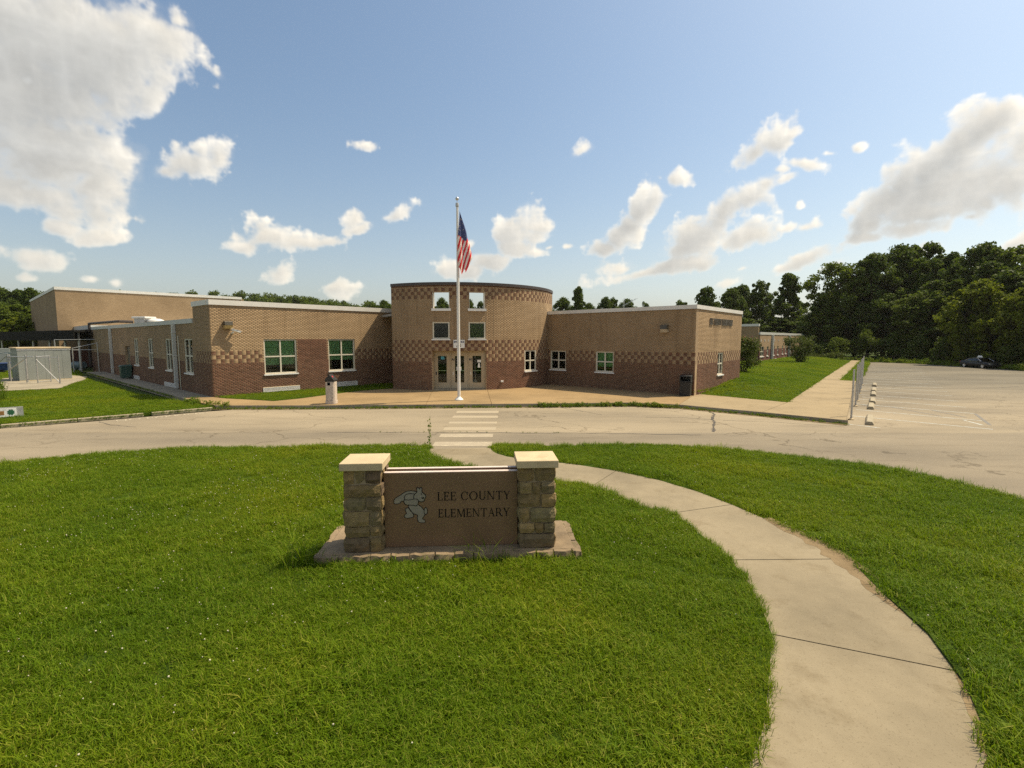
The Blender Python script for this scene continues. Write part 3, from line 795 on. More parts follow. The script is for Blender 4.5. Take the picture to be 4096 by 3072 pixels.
sheet('lawn', LAWN_R, zright, M['turf'], 1.0, drop=.2)
LAWN_S = [(23.0, 34.62), (45.85, 65.25), (46.3, 64.0), (44.7, 61.91), (28.64, 40.22), (23.55, 33.8)]
sheet('lawn', LAWN_S, .11, M['turf'], drop=.15)
LAWN_F = [(45.3, 66), (46.6, 64.2), (49.2, 59.9), (49.0, 52.8), (48.7, 47.0), (47.5, 44.0), (56, 34), (70, 20), (90, 60), (60, 90), (48, 76)]
sheet('lawn', LAWN_F, .04, M['turf'], drop=.15)
VERGE = [(-12.9, 21.30), (-12.05, 21.28), (-8.88, 21.33), (-4.38, 21.57), (1.14, 21.9), (5.3, 22.24), (7.33, 21.57), (9.86, 19.35), (11.85, 17.38)]
vd = [(x + (.0 if x < 5 else -.10), y - .22) for x, y in VERGE]
sheet('verge', VERGE + vd[::-1], .012, M['dirt'], drop=.03)
PAD = [(-30.6, 26.6), (-28.12, 27.62), (-26.67, 29.09), (-28.6, 32.0), (-30.3, 35.0), (-32.6, 37.9), (-35.17, 39.3), (-37.5, 36), (-34, 30)]
mb = MB(); mb.prism(PAD, -.05, .145); o = build('concrete_pad', mb, M['pad']); o['kind'] = 'structure'

# ------------------------------------------------------------------ the school
school = empty('school_building', (-3.5, 30, .15), 'low brick school with curved two-storey entrance drum and dark checker bands', 'school')
CU, CZ = .2, .2 / 3          # brick module
BR = []                      # all bricks: 8 corners, material, wall index, frame data
WALLS = []

def wall_shell(name, P, us, zs, holes, thick, mat, label=None):
    zred = zs[1]
    """mortar body of a wall with real openings; P(u, n, z) maps to the world"""
    us = sorted(set([round(u, 4) for u in us] + [round(h[k], 4) for h in holes for k in (0, 1) if us[0] < h[k] < us[-1]]))
    zs = sorted(set([round(z, 4) for z in zs] + [round(h[k], 4) for h in holes for k in (2, 3) if zs[0] < h[k] < zs[-1]]))
    solid = lambda i, j: 0 <= i < len(us) - 1 and 0 <= j < len(zs) - 1 and not any(h[0] - 1e-3 < (us[i] + us[i + 1]) / 2 < h[1] + 1e-3 and h[2] - 1e-3 < (zs[j] + zs[j + 1]) / 2 < h[3] + 1e-3 for h in holes)
    mb = MB()
    for i in range(len(us) - 1):
        for j in range(len(zs) - 1):
            if not solid(i, j): continue
            u0, u1, z0, z1 = us[i], us[i + 1], zs[j], zs[j + 1]
            mb.add([P(u0, 0, z0), P(u1, 0, z0), P(u1, 0, z1), P(u0, 0, z1)], [(0, 1, 2, 3)])
            mb.add([P(u0, -thick, z0), P(u1, -thick, z0), P(u1, -thick, z1), P(u0, -thick, z1)], [(3, 2, 1, 0)])
            for (di, dj, c) in ((-1, 0, ((u0, z0), (u0, z1))), (1, 0, ((u1, z0), (u1, z1))), (0, -1, ((u0, z0), (u1, z0))), (0, 1, ((u0, z1), (u1, z1)))):
                if not solid(i + di, j + dj):
                    (ua, za), (ub, zb) = c
                    mb.add([P(ua, 0, za), P(ub, 0, zb), P(ub, -thick, zb), P(ua, -thick, za)], [(0, 1, 2, 3)])
    # weld
    me = bpy.data.meshes.new(name); me.from_pydata(mb.v, [], mb.f); me.materials.append(mat)
    if mat == M['mortar_red']:
        me.materials.append(M['mortar'])
        for p_ in me.polygons: p_.material_index = 1 if p_.center.z > zred else 0
    bm = bmesh.new(); bm.from_mesh(me); bmesh.ops.remove_doubles(bm, verts=bm.verts, dist=1e-4); bmesh.ops.recalc_face_normals(bm, faces=bm.faces); bm.to_mesh(me); bm.free()
    o = link(name, me, school)
    if label: o['label'] = label
    WALLS.append(o)
    return o

def lay(P, u0, u1, z0, z1, holes, colour, wall, shift=0.0):
    """running-bond brickwork; colour(u, z) -> ('r' | 't', stacked?)"""
    nz = int(round((z1 - z0) / CZ))
    for k in range(nz):
        za, zb = z0 + k * CZ + .005, z0 + (k + 1) * CZ - .005
        zc = (za + zb) / 2
        hs = [h for h in holes if min(zb, h[3]) - max(za, h[2]) > .02]
        off = (CU / 2 if k % 2 else 0) + shift
        i0 = int(math.floor((u0 - off) / CU)) - 1
        n = int((u1 - u0) / CU) + 4
        for i in range(i0, i0 + n):
            a, b = i * CU + off, (i + 1) * CU + off
            c, stk = colour((a + b) / 2, zc)
            if stk:
                if k % 2: a -= CU / 2; b -= CU / 2; c, stk2 = colour((a + b) / 2, zc)
            else:
                # next to a stacked band keep the running bond
                pass
            hj = .005 if c == 'r' else .002
            a += hj; b -= hj
            a, b = max(a, u0), min(b, u1)
            segs = [(a, b)]
            for h in hs:
                ns = []
                for (p, q) in segs:
                    if q <= h[0] or p >= h[1]: ns.append((p, q)); continue
                    if p < h[0] - .03: ns.append((p, h[0]))
                    if q > h[1] + .03: ns.append((h[1], q))
                segs = ns
            for (p, q) in segs:
                if q - p < .03: continue
                e_ = .003 if c == 'r' else .0004
                zg = .004 if stk and c == 'r' else (.001 if c == 'r' else -.002)
                za, zb = z0 + k * CZ + .005 + zg, z0 + (k + 1) * CZ - .005 - zg
                BR.append(([P(p, e_, za), P(q, e_, za), P(q, -.004, za), P(p, -.004, za), P(p, e_, zb), P(q, e_, zb), P(q, -.004, zb), P(p, -.004, zb)], 0 if c == 'r' else 1, wall, abs(q - p - (CU - .01)) < 1e-3))

def checker(u, z, zb, rows, org=0.0):
    r = int((z - zb) / .2); c = int(math.floor((u - org) / CU + 1e-6))
    return 'r' if (r + c) % 2 == 0 else 't'

def window(fr, u0, u1, z0, z1, rec=.06, blind=None, bmat='blind', cols=2, rows=2, sill=True, back=True, label=None):
    """cream frame with bars, each light a pane, a sill, and a roller blind behind the glass"""
    w = .07
    mb = MB()
    n0, n1 = -rec - .07, -rec + .02
    mb.fbox(fr, u0, u1, n0, n1, z1 - w, z1); mb.fbox(fr, u0, u1, n0, n1, z0, z0 + w)
    mb.fbox(fr, u0, u0 + w, n0, n1, z0 + w, z1 - w); mb.fbox(fr, u1 - w, u1, n0, n1, z0 + w, z1 - w)
    cu = [u0 + w] + [u0 + (u1 - u0) * k / cols for k in range(1, cols)] + [u1 - w]
    cz = [z0 + w] + [z0 + (z1 - z0) * (k / rows) for k in range(1, rows)] + [z1 - w]
    for c in cu[1:-1]: mb.fbox(fr, c - w / 2, c + w / 2, n0 + .01, n1 - .006, z0 + w, z1 - w)
    for c in cz[1:-1]:
        for i in range(cols):
            a = cu[i] + (w / 2 if i else 0); b = cu[i + 1] - (w / 2 if i < cols - 1 else 0)
            mb.fbox(fr, a, b, n0 + .012, n1 - .009, c - w / 2, c + w / 2)
    o = build('window', mb, M['frame'], school)
    if label: o['label'] = label
    for i in range(cols):
        for j in range(rows):
            a = cu[i] + (w / 2 if i else 0); b = cu[i + 1] - (w / 2 if i < cols - 1 else 0)
            c = cz[j] + (w / 2 if j else 0); d = cz[j + 1] - (w / 2 if j < rows - 1 else 0)
            g = MB(); g.fbox(fr, a, b, -rec - .04, -rec - .034, c, d); build('pane', g, M['glass'], o)
    if sill:
        s = MB(); s.fbox(fr, u0 - .05, u1 + .05, -rec - .02, .06, z0 - .07, z0 - .002); build('sill', s, M['white'], o)
    if blind is not None:
        s = MB(); s.fbox(fr, u0 + .02, u1 - .02, -rec - .13, -rec - .12, blind, z1 - .02); build('blind', s, M[bmat], o)
    if back:
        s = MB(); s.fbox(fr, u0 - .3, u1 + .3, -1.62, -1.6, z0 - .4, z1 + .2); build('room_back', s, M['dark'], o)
    return o
def vent(fr, u0, u1, z0, z1):
    mb = MB(); w = .03
    mb.fbox(fr, u0, u1, -.02, .03, z1 - w, z1); mb.fbox(fr, u0, u1, -.02, .03, z0, z0 + w)
    mb.fbox(fr, u0, u0 + w, -.02, .03, z0 + w, z1 - w); mb.fbox(fr, u1 - w, u1, -.02, .03, z0 + w, z1 - w)
    o = build('vent', mb, M['cap'], school)
    s = MB(); s.fbox(fr, u0 + w + .001, u1 - w - .001, -.019, -.012, z0 + w + .001, z1 - w - .001); build('backing', s, M['black'], o)  # black sheet puts the shade between the slats into colour
    n = 5; h = (z1 - z0 - 2 * w) / n
    for k in range(n):
        a = z0 + w + k * h
        s = MB(); P = fr.p
        s.hexa([P(u0 + w, .028, a + .004), P(u1 - w, .028, a + .004), P(u1 - w, -.008, a + h * .62), P(u0 + w, -.008, a + h * .62), P(u0 + w, .028, a + .018), P(u1 - w, .028, a + .018), P(u1 - w, -.008, a + h * .62 + .014), P(u0 + w, -.008, a + h * .62 + .014)])
        build('slat', s, M['cap'], o)
def coping(fr, u0, u1, z0, z1, mat=None, name='parapet_coping', dep=.35, step=3.05):
    n = max(1, round((u1 - u0) / step)); d = (u1 - u0) / n
    for k in range(n):
        mb = MB(); mb.fbox(fr, u0 + k * d + .003, u0 + (k + 1) * d - .003, -dep, .045, z0, z1); build(name, mb, mat or M['cap'], school)
def downspout(fr, u, z0, z1, w=.13):
    mb = MB(); mb.fbox(fr, u - w / 2, u + w / 2, .02, .02 + w, z0, z1)
    o = build('downspout', mb, M['gutter'], school)
    for z in (z0 + .45, (z0 + z1) / 2, z1 - .5):
        s = MB(); s.fbox(fr, u - w / 2 - .03, u + w / 2 + .03, .005, .03 + w, z, z + .05); build('strap', s, M['gutter'], o)

Z0 = .10
# --- left front block
fL = Frame((-14.81, 24.43), 47.82); PL = lambda u, n, z: fL.p(u, n, z)
WL = [(2.49, 4.24, 1.15, 3.01), (6.10, 7.80, 1.15, 3.01)]
RB = 1.80; CB = RB + .6      # red top, checker top
VL = [(2.36, 4.33, .20, .43), (6.43, 7.91, .20, .47)]
def colL(u, z):
    if z < RB: return 'r', False
    if 4.2 < u < 6.1 and z < 3.02: return 'r', False
    if z < CB and (u < 2.5 or u > 7.8): return checker(u, z, RB, 3), True
    return 't', False
w = wall_shell('wall', PL, [0, 11.6], [-.1, RB, 4.70], WL, .3, M['mortar_red'], 'sunlit front wall with two large green-blinded windows')
lay(PL, 0, 11.4, 0, 4.67, WL + VL, colL, 0)
coping(fL, -.02, 11.5, 4.70, 4.95)
for i, h in enumerate(WL): window(fL, *h, blind=(1.62, 1.78)[i], label=('large window with green blind nearest the block corner', 'large window with green blind nearest the entrance drum')[i])
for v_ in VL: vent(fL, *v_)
# --- its short shaded side, then the long low wing
fS = Flip((-14.81, 24.43), 137.95); PS = lambda u, n, z: fS.p(u, n, z)
def colS(u, z):
    if z < RB: return 'r', False
    if u < 2.6 and z < CB: return checker(u, z, RB, 3), True
    return 't', False
WS = [(2.95, 4.45, 1.16, 3.03), (6.95, 8.2, 1.16, 3.03), (11.1, 12.35, 1.16, 3.05), (15.05, 16.3, 1.18, 3.06)]
DS = [(17.7, 19.2, .1, 2.47)]
VS = [(6.5, 8.8, .17, .42), (15.2, 17.0, .17, .42)]
wall_shell('wall', PS, [0.3, 2.57], [-.1, RB, 4.70], [], .3, M['mortar_red'])
lay(PS, 0.0, 2.57, 0, 4.67, [], colS, 1)
coping(fS, .34, 2.62, 4.70, 4.95)
wall_shell('wall', PS, [2.57, 33.6], [-.1, RB, 3.86], WS + DS, .3, M['mortar_red'], 'long shaded low wall with narrow tall windows')
lay(PS, 2.57, 33.6, 0, 3.86, WS + DS + VS, colS, 2)
coping(fS, 2.64, 33.9, 3.85, 4.10, M['gutter'], 'roof_edge', .5, 4.0)
for h in WS: window(fS, *h, cols=2, rows=2)
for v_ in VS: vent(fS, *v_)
downspout(fS, 5.87, .2, 3.85, .17); downspout(fS, 23.8, .2, 3.85, .17)
mb = MB(); mb.tube(fS.p(5.25, .05, .2), fS.p(5.25, .05, 3.2), .025); build('conduit', mb, M['steel'], school)
mb = MB(); mb.fbox(fS, 17.75, 19.15, -.2, -.12, .12, 2.42); o = build('door', mb, M['bronze'], school, bevel=.01); o['label'] = 'dark side door in the long shaded wall'
mb = MB(); mb.fbox(fS, 17.95, 18.05, -.12, -.06, 1.05, 1.2); build('handle', mb, M['steel'], o)
# roofs of both
def roofpoly(fr1, fr2, u0, u1, w0, w1, z0, z1):
    o = Vector(fr1.o); a = Vector(fr1.u); b = Vector(fr2.u)
    mb = MB(); mb.prism([tuple(o + a * x + b * y) for x, y in ((u0, w0), (u1, w0), (u1, w1), (u0, w1))], z0, z1)
    return build('roof', mb, M['roofm'], school)
roofpoly(fL, fS, .31, 16, .31, 2.5, 4.45, 4.55)
roofpoly(fL, fS, .31, 16, 2.7, 33.4, 3.86, 3.99)
mb = MB(); mb.fbox(fL, .31, 16, -2.6, -2.45, .1, 4.93); build('rear_wall', mb, M['mortar'], school)
fE = Frame(fS.p(33.6, 0, 0)[:2], 47.82)
mb = MB(); mb.fbox(fE, .31, 16, -.0, .25, .05, 3.85); build('end_wall', mb, M['mortar'], school)
fR2 = Frame((-14.81 + .6717 * 16, 24.43 + .7408 * 16), 137.95)
mb = MB(); mb.fbox(fR2, .1, 33, -.2, .0, .05, 3.85); build('rear_wall', mb, M['mortar'], school)

# --- curved entrance drum
DC = (-3.491, 33.746); DR = 6.184
DTOP = 5.97
def PD(u, n, z):             # u is arc length from the point facing the road
    t = u / DR
    return (DC[0] + (DR + n) * math.sin(t), DC[1] - (DR + n) * math.cos(t), z)
deg = lambda a: R(a) * DR
def fdrum(a):                # flat frame tangent to the drum at angle a
    f = Frame((0, 0), a); f.o = (DC[0] + DR * math.sin(R(a)), DC[1] - DR * math.cos(R(a))); return f
UA, UB = deg(-33.4), deg(84)
HD = [(deg(-8.2), deg(.5), 4.70, 5.59), (deg(10.4), deg(18.7), 4.70, 5.59), (deg(-8.6), deg(.4), 3.02, 3.96), (deg(10.0), deg(19.0), 3.02, 3.96), (deg(-9.0), deg(19.2), .0, 2.36), (deg(43.2), deg(53.3), 1.13, 2.35)]
RD = 1.76
def colD(u, z):
    if z < RD: return 'r', False
    if z < RD + 1.2: return checker(u, z, RD, 6, deg(-33.4)), True
    if 5.24 < z < 5.84: return checker(u, z, 5.24, 3, deg(-33.4)), True
    if z > 5.86: return 'r', False
    return 't', False
us = [UA + (UB - UA) * k / 60 for k in range(61)]
wall_shell('wall', PD, us, [-.1, RD, 4.5, DTOP], HD, .30, M['mortar_red'], 'curved entrance wall with checker bands and open parapet holes')
lay(PD, UA, UB, -.04, DTOP - .02, HD, colD, 4, shift=0)
# brown metal coping in lengths
n = 12
for k in range(n):
    a, b = UA + (UB - UA) * k / n, UA + (UB - UA) * (k + 1) / n
    mb = MB(); q = 4
    for j in range(q):
        c, d = a + (b - a) * j / q + (.003 if j == 0 else 0), a + (b - a) * (j + 1) / q - (.003 if j == q - 1 else 0)
        mb.hexa([PD(c, .05, DTOP), PD(d, .05, DTOP), PD(d, -.36, DTOP), PD(c, -.36, DTOP), PD(c, .05, DTOP + .16), PD(d, .05, DTOP + .16), PD(d, -.36, DTOP + .16), PD(c, -.36, DTOP + .16)])
    build('parapet_coping', mb, M['darkcap'], school)
for h, a in ((HD[0], -3.85), (HD[1], 14.55)):      # open parapet holes: pale sills and thin reveals
    f = fdrum(a); hw = (h[1] - h[0]) / 2
    mb = MB(); mb.fbox(f, -hw - .07, hw + .07, -.34, .06, h[2] - .14, h[2] - .004); build('sill', mb, M['white'], school)
    mb = MB(); mb.fbox(f, hw - .035, hw - .003, -.30, .02, h[2] + .002, h[3] - .004); build('reveal', mb, M['frame'], school)
    mb = MB(); mb.fbox(f, -hw + .003, -hw + .02, -.30, .02, h[2] + .002, h[3] - .004); build('reveal', mb, M['frame'], school)
for h, a, bl in ((HD[2], -4.1, None), (HD[3], 14.5, 3.1)):
    f = fdrum(a); hw = (h[1] - h[0]) / 2
    window(f, -hw + .01, hw - .01, h[2], h[3], rec=.05, cols=1, rows=1, blind=bl, bmat='olive', label='square upper window, darker pane' if bl is None else 'square upper window with green pane')  # an olive sheet behind the glass gives the right pane its tone
f = fdrum(48.25); hw = (HD[5][1] - HD[5][0]) / 2
window(f, -hw + .01, hw - .01, 1.13, 2.35, rec=.05, label='small four-light window in the curved wall')
# drum roof and inner walls
mb = MB(); pl = [PD(u - 0, -.31, 0)[:2] for u in us[::3]]
mb.prism(pl + [(8.0, 42.0), (-14, 42.0)], 4.38, 4.50); build('roof', mb, M['roofm'], school)
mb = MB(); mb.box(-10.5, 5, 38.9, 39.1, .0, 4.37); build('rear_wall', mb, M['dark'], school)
mb = MB(); fq = Frame(PD(UA, -.05, 0)[:2], 104); mb.fbox(fq, 0, 4.6, 0.02, .30, 0, DTOP - .05); build('return_wall', mb, M['mortar'], school)
# --- entrance doors
DY = 28.12; DX0, DX1 = -4.46, -1.47
fd = Frame((DX0, DY), 0)
mb = MB()
mb.fbox(fd, -.12, 0, -.1, .28, .15, 2.37); mb.fbox(fd, 2.99, 3.1, -.1, .10, .15, 2.37); mb.fbox(fd, -.12, 3.1, -.1, .14, 2.372, 2.6)
build('entrance_reveal', mb, M['tan'], school)
mb = MB(); mb.prism([(DX0 - .05, DY + .3), (DX0 - .05, 27.80), (-3.5, 27.64), (-2.4, 27.74), (DX1 + .04, 28.0), (DX1 + .04, DY + .3)], .10, .215); build('threshold', mb, M['pad'], school)
mb = MB(); W3 = 2.98 / 3; fw = .055
mb.fbox(fd, .005, 2.985, -.08, .06, 2.30, 2.369); mb.fbox(fd, .005, fw, -.08, .06, .216, 2.299); mb.fbox(fd, 2.985 - fw, 2.985, -.08, .06, .216, 2.299)
for k in (1, 2): mb.fbox(fd, W3 * k - fw / 2, W3 * k + fw / 2, -.08, .05, .216, 2.299)
mb_o = build('door_frame', mb, M['door'], school, bevel=.006)
def fontmesh(txt, size, depth=.004, align='CENTER', bold=0.0, sx=1.0):
    cu = bpy.data.curves.new('txt', 'FONT'); cu.body = txt; cu.size = size; cu.extrude = depth; cu.offset = bold
    cu.align_x = align; cu.align_y = 'CENTER'
    ob = bpy.data.objects.new('txt', cu); C.objects.link(ob)
    dg = bpy.context.evaluated_depsgraph_get(); dg.update()
    me = bpy.data.meshes.new_from_object(ob.evaluated_get(dg))
    bpy.data.objects.remove(ob); bpy.data.curves.remove(cu)
    if sx != 1:
        for v in me.vertices: v.co.x *= sx
    me.materials.clear()
    return me
def place_text(name, txt, size, fr, u, n, z, mat, parent, bold=.0, sx=1.0, depth=.004):
    me = fontmesh(txt, size, depth, bold=bold, sx=sx); me.materials.append(mat)
    a = Vector(fr.u); nn = Vector(fr.n)
    for v in me.vertices:
        x, y, d = v.co
        v.co = Vector(fr.p(u + x, n + d, z + y))
    me.update()
    return link(name, me, parent)
for k in range(3):
    u0 = W3 * k + (fw if k == 0 else fw / 2) + .006; u1 = W3 * (k + 1) - (fw if k == 2 else fw / 2) - .006
    g0, g1, h0, h1 = u0 + .20, u1 - .21, .55, 2.06
    mb = MB(); a, b = -.03, .022
    mb.fbox(fd, u0, u1, a, b, .225, h0); mb.fbox(fd, u0, u1, a, b, h1, 2.292)
    mb.fbox(fd, u0, g0, a, b, h0, h1); mb.fbox(fd, g1, u1, a, b, h0, h1)
    d = build('door', mb, M['door'], school)
    d['label'] = ('entrance door with blue paper notice on its glass', 'middle entrance door, partly behind the flagpole', 'entrance door with white notices on its glass')[k]
    g = MB(); g.fbox(fd, g0, g1, -.008, -.002, h0, h1); build('glass', g, M['glass'], d)
    g = MB(); g.fbox(fd, g0 - .01, g1 + .01, -.085, -.055, 1.21, 1.245); build('push_bar', g, M['steel'], d)
    g = MB(); g.fbox(fd, u0 + .06, u0 + .13, .022, .032, .98, 1.16); g.tube(fd.p(u0 + .095, .03, 1.12), fd.p(u0 + .095, .06, 1.12), .018); g.tube(fd.p(u0 + .095, .03, 1.02), fd.p(u0 + .095, .05, 1.02), .022); build('lock', g, M['black'] if k == 0 else M['steel'], d)
    if k: place_text('door_number', 'A1', .16, fd, u0 + .10, .027, 1.86, M['ink'], d, bold=.006)
    if k == 0: g = MB(); g.fbox(fd, g0 + .16, g0 + .36, .0, .004, 1.86, 2.03); build('notice', g, M['bluepaper'], d)
    if k == 1: g = MB(); g.fbox(fd, g0 + .08, g0 + .36, .0, .004, 1.24, 1.45); build('notice', g, M['paper'], d)
    if k == 2:
        g = MB(); g.fbox(fd, g1 - .22, g1 - .01, .0, .004, 1.70, 1.84); build('notice', g, M['paper'], d)
        g = MB(); g.fprism(fd, [(g1 - .20, 1.40), (g1 - .05, 1.40), (g1 - .085, 1.66), (g1 - .165, 1.66)], .0, .004); build('notice', g, M['paper'], d)
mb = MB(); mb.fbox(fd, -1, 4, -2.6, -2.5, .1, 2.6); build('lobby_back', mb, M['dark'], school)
f = fdrum(28.1); mb = MB(); mb.fbox(f, -.08, .08, .0, .05, .55, .65); build('outlet_box', mb, M['white'], school, bevel=.01)

# --- right block
A2 = (9.26, 25.09)
fR = Flip(A2, 138.0); PR = lambda u, n, z: fR.p(u, n, z)
RR = 1.72
WR = [(8.0, 9.2, 1.12, 2.30), (4.67, 5.86, 1.11, 2.30)]
def colR(u, z):
    if z < RR: return 'r', False
    if z < RR + .6: return checker(u, z, RR, 3), True
    return 't', False
wall_shell('wall', PR, [0.0, 11.2], [-.1, RR, 4.53], WR, .3, M['mortar_red'], 'shaded front wall with two small four-light windows')
lay(PR, 0.0, 11.2, -.08, 4.53, WR, colR, 5)
coping(fR, -.05, 9.6, 4.54, 4.74)
window(fR, *WR[0], label='small four-light window beside the curved wall')
window(fR, *WR[1], blind=1.42, label='small four-light window with green blind')
fQ = Frame(A2, 50.0); PQ = lambda u, n, z: fQ.p(u, n, z)
WQ = [(3.55, 4.55, 1.0, 2.24)]
wall_shell('wall', PQ, [0.3, 7.9], [-.1, RR, 4.53], WQ, .3, M['mortar_red'], 'sunlit end wall with raised lettering')
lay(PQ, 0.0, 7.9, -.08, 4.53, WQ, colR, 6)
coping(fQ, .32, 7.95, 4.54, 4.74)
window(fQ, *WQ[0], label='narrow window in the sunlit end wall', cols=2)
o_ = Vector(A2); ua, ub = Vector(fR.u), Vector(fQ.u)
mb = MB(); mb.prism([tuple(o_ + ua * x + ub * y) for x, y in ((.31, .31), (14, .31), (14, 7.6), (.31, 7.6))], 4.2, 4.33); build('roof', mb, M['roofm'], school)
fB = Frame(tuple(o_ + ub * 7.9), 138.0); mb = MB(); mb.fbox(fB, 0, 14, -.3, 0, -.1, 4.53); build('rear_wall', mb, M['mortar'], school)

# --- tall hall behind, with its coping
G0 = (-47.4, 52.0)
fG = Frame(G0, 47.82); fH = Flip(G0, 137.95)
def far_brick(name):
    m, nt, b = newmat(name)
    g = N(nt, 'ShaderNodeNewGeometry'); tc = N(nt, 'ShaderNodeTexCoord')
    bt = N(nt, 'ShaderNodeTexBrick'); bt.inputs['Scale'].default_value = 1.0
    bt.inputs['Brick Width'].default_value = .2; bt.inputs['Row Height'].default_value = .0667; bt.inputs['Mortar Size'].default_value = .006
    bt.inputs['Color1'].default_value = (.29, .202, .118, 1); bt.inputs['Color2'].default_value = (.35, .245, .145, 1); bt.inputs['Mortar'].default_value = (.31, .225, .14, 1)
    sp = N(nt, 'ShaderNodeSeparateXYZ'); nt.links.new(g.outputs['Position'], sp.inputs[0])
    nx = N(nt, 'ShaderNodeSeparateXYZ'); nt.links.new(g.outputs['True Normal'], nx.inputs[0])
    def mth(op, a, b_):
        n = N(nt, 'ShaderNodeMath', operation=op)
        for i, s in enumerate((a, b_)):
            if isinstance(s, float): n.inputs[i].default_value = s
            else: nt.links.new(s, n.inputs[i])
        return n.outputs[0]
    along = mth('SUBTRACT', mth('MULTIPLY', sp.outputs[1], nx.outputs[0]), mth('MULTIPLY', sp.outputs[0], nx.outputs[1]))
    cb = N(nt, 'ShaderNodeCombineXYZ'); nt.links.new(along, cb.inputs[0]); nt.links.new(sp.outputs[2], cb.inputs[1])
    nt.links.new(cb.outputs[0], bt.inputs['Vector'])
    c = mixc(nt, .8, bt.outputs['Color'], ramp(nt, noise(nt, .5, 5), [(.3, (.78, .76, .74)), (.7, (1.05, 1.05, 1.05))]), 'MULTIPLY')
    # the lowest part is of red brick
    red = N(nt, 'ShaderNodeMapRange'); red.inputs[1].default_value = 1.80; red.inputs[2].default_value = 1.81; nt.links.new(sp.outputs[2], red.inputs[0])
    c = mixc(nt, red.outputs[0], (.14, .062, .048), c)
    nt.links.new(c, b.inputs['Base Color']); b.inputs['Roughness'].default_value = .9; b.inputs['Specular IOR Level'].default_value = .2
    return m
M['brick_far'] = far_brick('distant_tan_brick')
mb = MB(); mb.fbox(fG, 0, 18.0, -.4, 0, 0, 8.1); o = build('hall_wall', mb, M['brick_far'], school); o['label'] = 'windowless front of the tall hall behind the low wing'
mb = MB(); mb.fbox(fH, .4, 27, -.4, 0, 0, 8.1); build('hall_wall', mb, M['brick_far'], school)
mb = MB(); mb.fbox(Frame(fG.p(18.0, 0, 0)[:2], 137.95), .0, 27, 0, .3, 0, 8.15); build('hall_wall', mb, M['brick_far'], school)
for k in range(6): mb = MB(); mb.fbox(fG, 3 * k + .003 - (.05 if k == 0 else 0), 3 * k + 2.997 + (.05 if k == 5 else 0), -.5, .06, 8.1, 8.4); build('hall_coping', mb, M['cap'], school)
for k in range(9): mb = MB(); mb.fbox(fH, .5 + 2.95 * k + .003, .5 + 2.95 * k + 2.947, -.5, .06, 8.1, 8.4); build('hall_coping', mb, M['cap'], school)
mb = MB(); o_ = Vector(G0); ua, ub = Vector(fG.u), Vector(fH.u)
mb.prism([tuple(o_ + ua * x + ub * y) for x, y in ((.41, .41), (17.6, .41), (17.6, 26.6), (.41, 26.6))], 8.0, 8.12); build('roof', mb, M['roofm'], school)
# link roof between the low wing and the hall
mb = MB(); o_ = Vector(fS.p(33.9, 0, 0)[:2]); mb.prism([tuple(o_ + ua * x + ub * y) for x, y in ((-.1, 0), (13, 0), (13, 9.2), (-.1, 9.2))], 3.9, 4.3); build('link_roof', mb, M['gutter'], school)
mb = MB(); mb.prism([tuple(o_ + ua * x + ub * y) for x, y in ((3.5, 0.1), (3.8, .1), (3.8, 9.0), (3.5, 9.0))], 0, 3.85); build('link_wall', mb, M['canopym'], school)
# pipe run over the roof edge
mb = MB()
pts = [fS.p(33.8, .12, .3), fS.p(33.8, .12, 3.6), fS.p(33.0, .12, 3.75), fS.p(33.0, .12, 4.42), fS.p(22.5, -.3, 4.40), fS.p(22.3, -1.2, 4.38)]
for a, b in zip(pts, pts[1:]): mb.tube(a, b, .11, n=8)
build('service_pipe', mb, M['pipe'], school)

# --- brickwork: the 300 bricks that show largest as parts, the others joined
cnt = np.array([(np.mean([c[0] for c in b[0]]), np.mean([c[1] for c in b[0]]), b[0][0][2]) for b in BR])
nrm = np.array([np.cross(np.subtract(b[0][1], b[0][0]), (0, 0, 1.0)) for b in BR]); nrm /= np.linalg.norm(nrm, axis=1)[:, None] + 1e-9
vw = np.array((0, 0, 3.05)) - cnt; dist = np.linalg.norm(vw, axis=1)
area = np.abs((nrm * vw / dist[:, None]).sum(1)) / dist ** 2
ok = np.array([b[3] and b[1] == 0 for b in BR])
# skip those the flagpole or urn stand before is not needed: they still show in part
order = np.argsort(-(area * ok))
pick = set(order[:300].tolist())
bw, bh, bd = CU - .01, CZ - .01, .011
unit = MB(); unit.box(-bw / 2, bw / 2, -bd, 0, -bh / 2, bh / 2)
ume = bpy.data.meshes.new('brick'); ume.from_pydata(unit.v, [], unit.f); ume.materials.append(M['red'])
wmap = {0: WALLS[0], 1: WALLS[1], 2: WALLS[2], 4: WALLS[3], 5: WALLS[4], 6: WALLS[5]}
inv = {k: parent_world(w).inverted() for k, w in wmap.items()}
for i in pick:
    c, mi, wi, _ = BR[i]
    o = bpy.data.objects.new('brick', ume); C.objects.link(o)
    mid = (Vector(c[0]) + Vector(c[1]) + Vector(c[4]) + Vector(c[5])) / 4
    d = (Vector(c[1]) - Vector(c[0])); out_ = Vector(c[0]) - Vector(c[3])
    o.location = mid; ang = math.atan2(d.y, d.x)
    # local -y must point into the wall
    side = Vector((-math.sin(ang), math.cos(ang), 0))
    if side.dot(out_) < 0: ang += math.pi
    o.rotation_euler = (0, 0, ang)
    o.parent = wmap[wi]; o.matrix_parent_inverse = inv[wi]
rest = [b for i, b in enumerate(BR) if i not in pick]
V = np.array([b[0] for b in rest], np.float32).reshape(-1, 3)
base = np.arange(len(rest), dtype=np.int32)[:, None, None] * 8
q = np.array([(0, 1, 5, 4), (1, 2, 6, 5), (3, 0, 4, 7), (4, 5, 6, 7), (1, 0, 3, 2)], np.int32)[None]
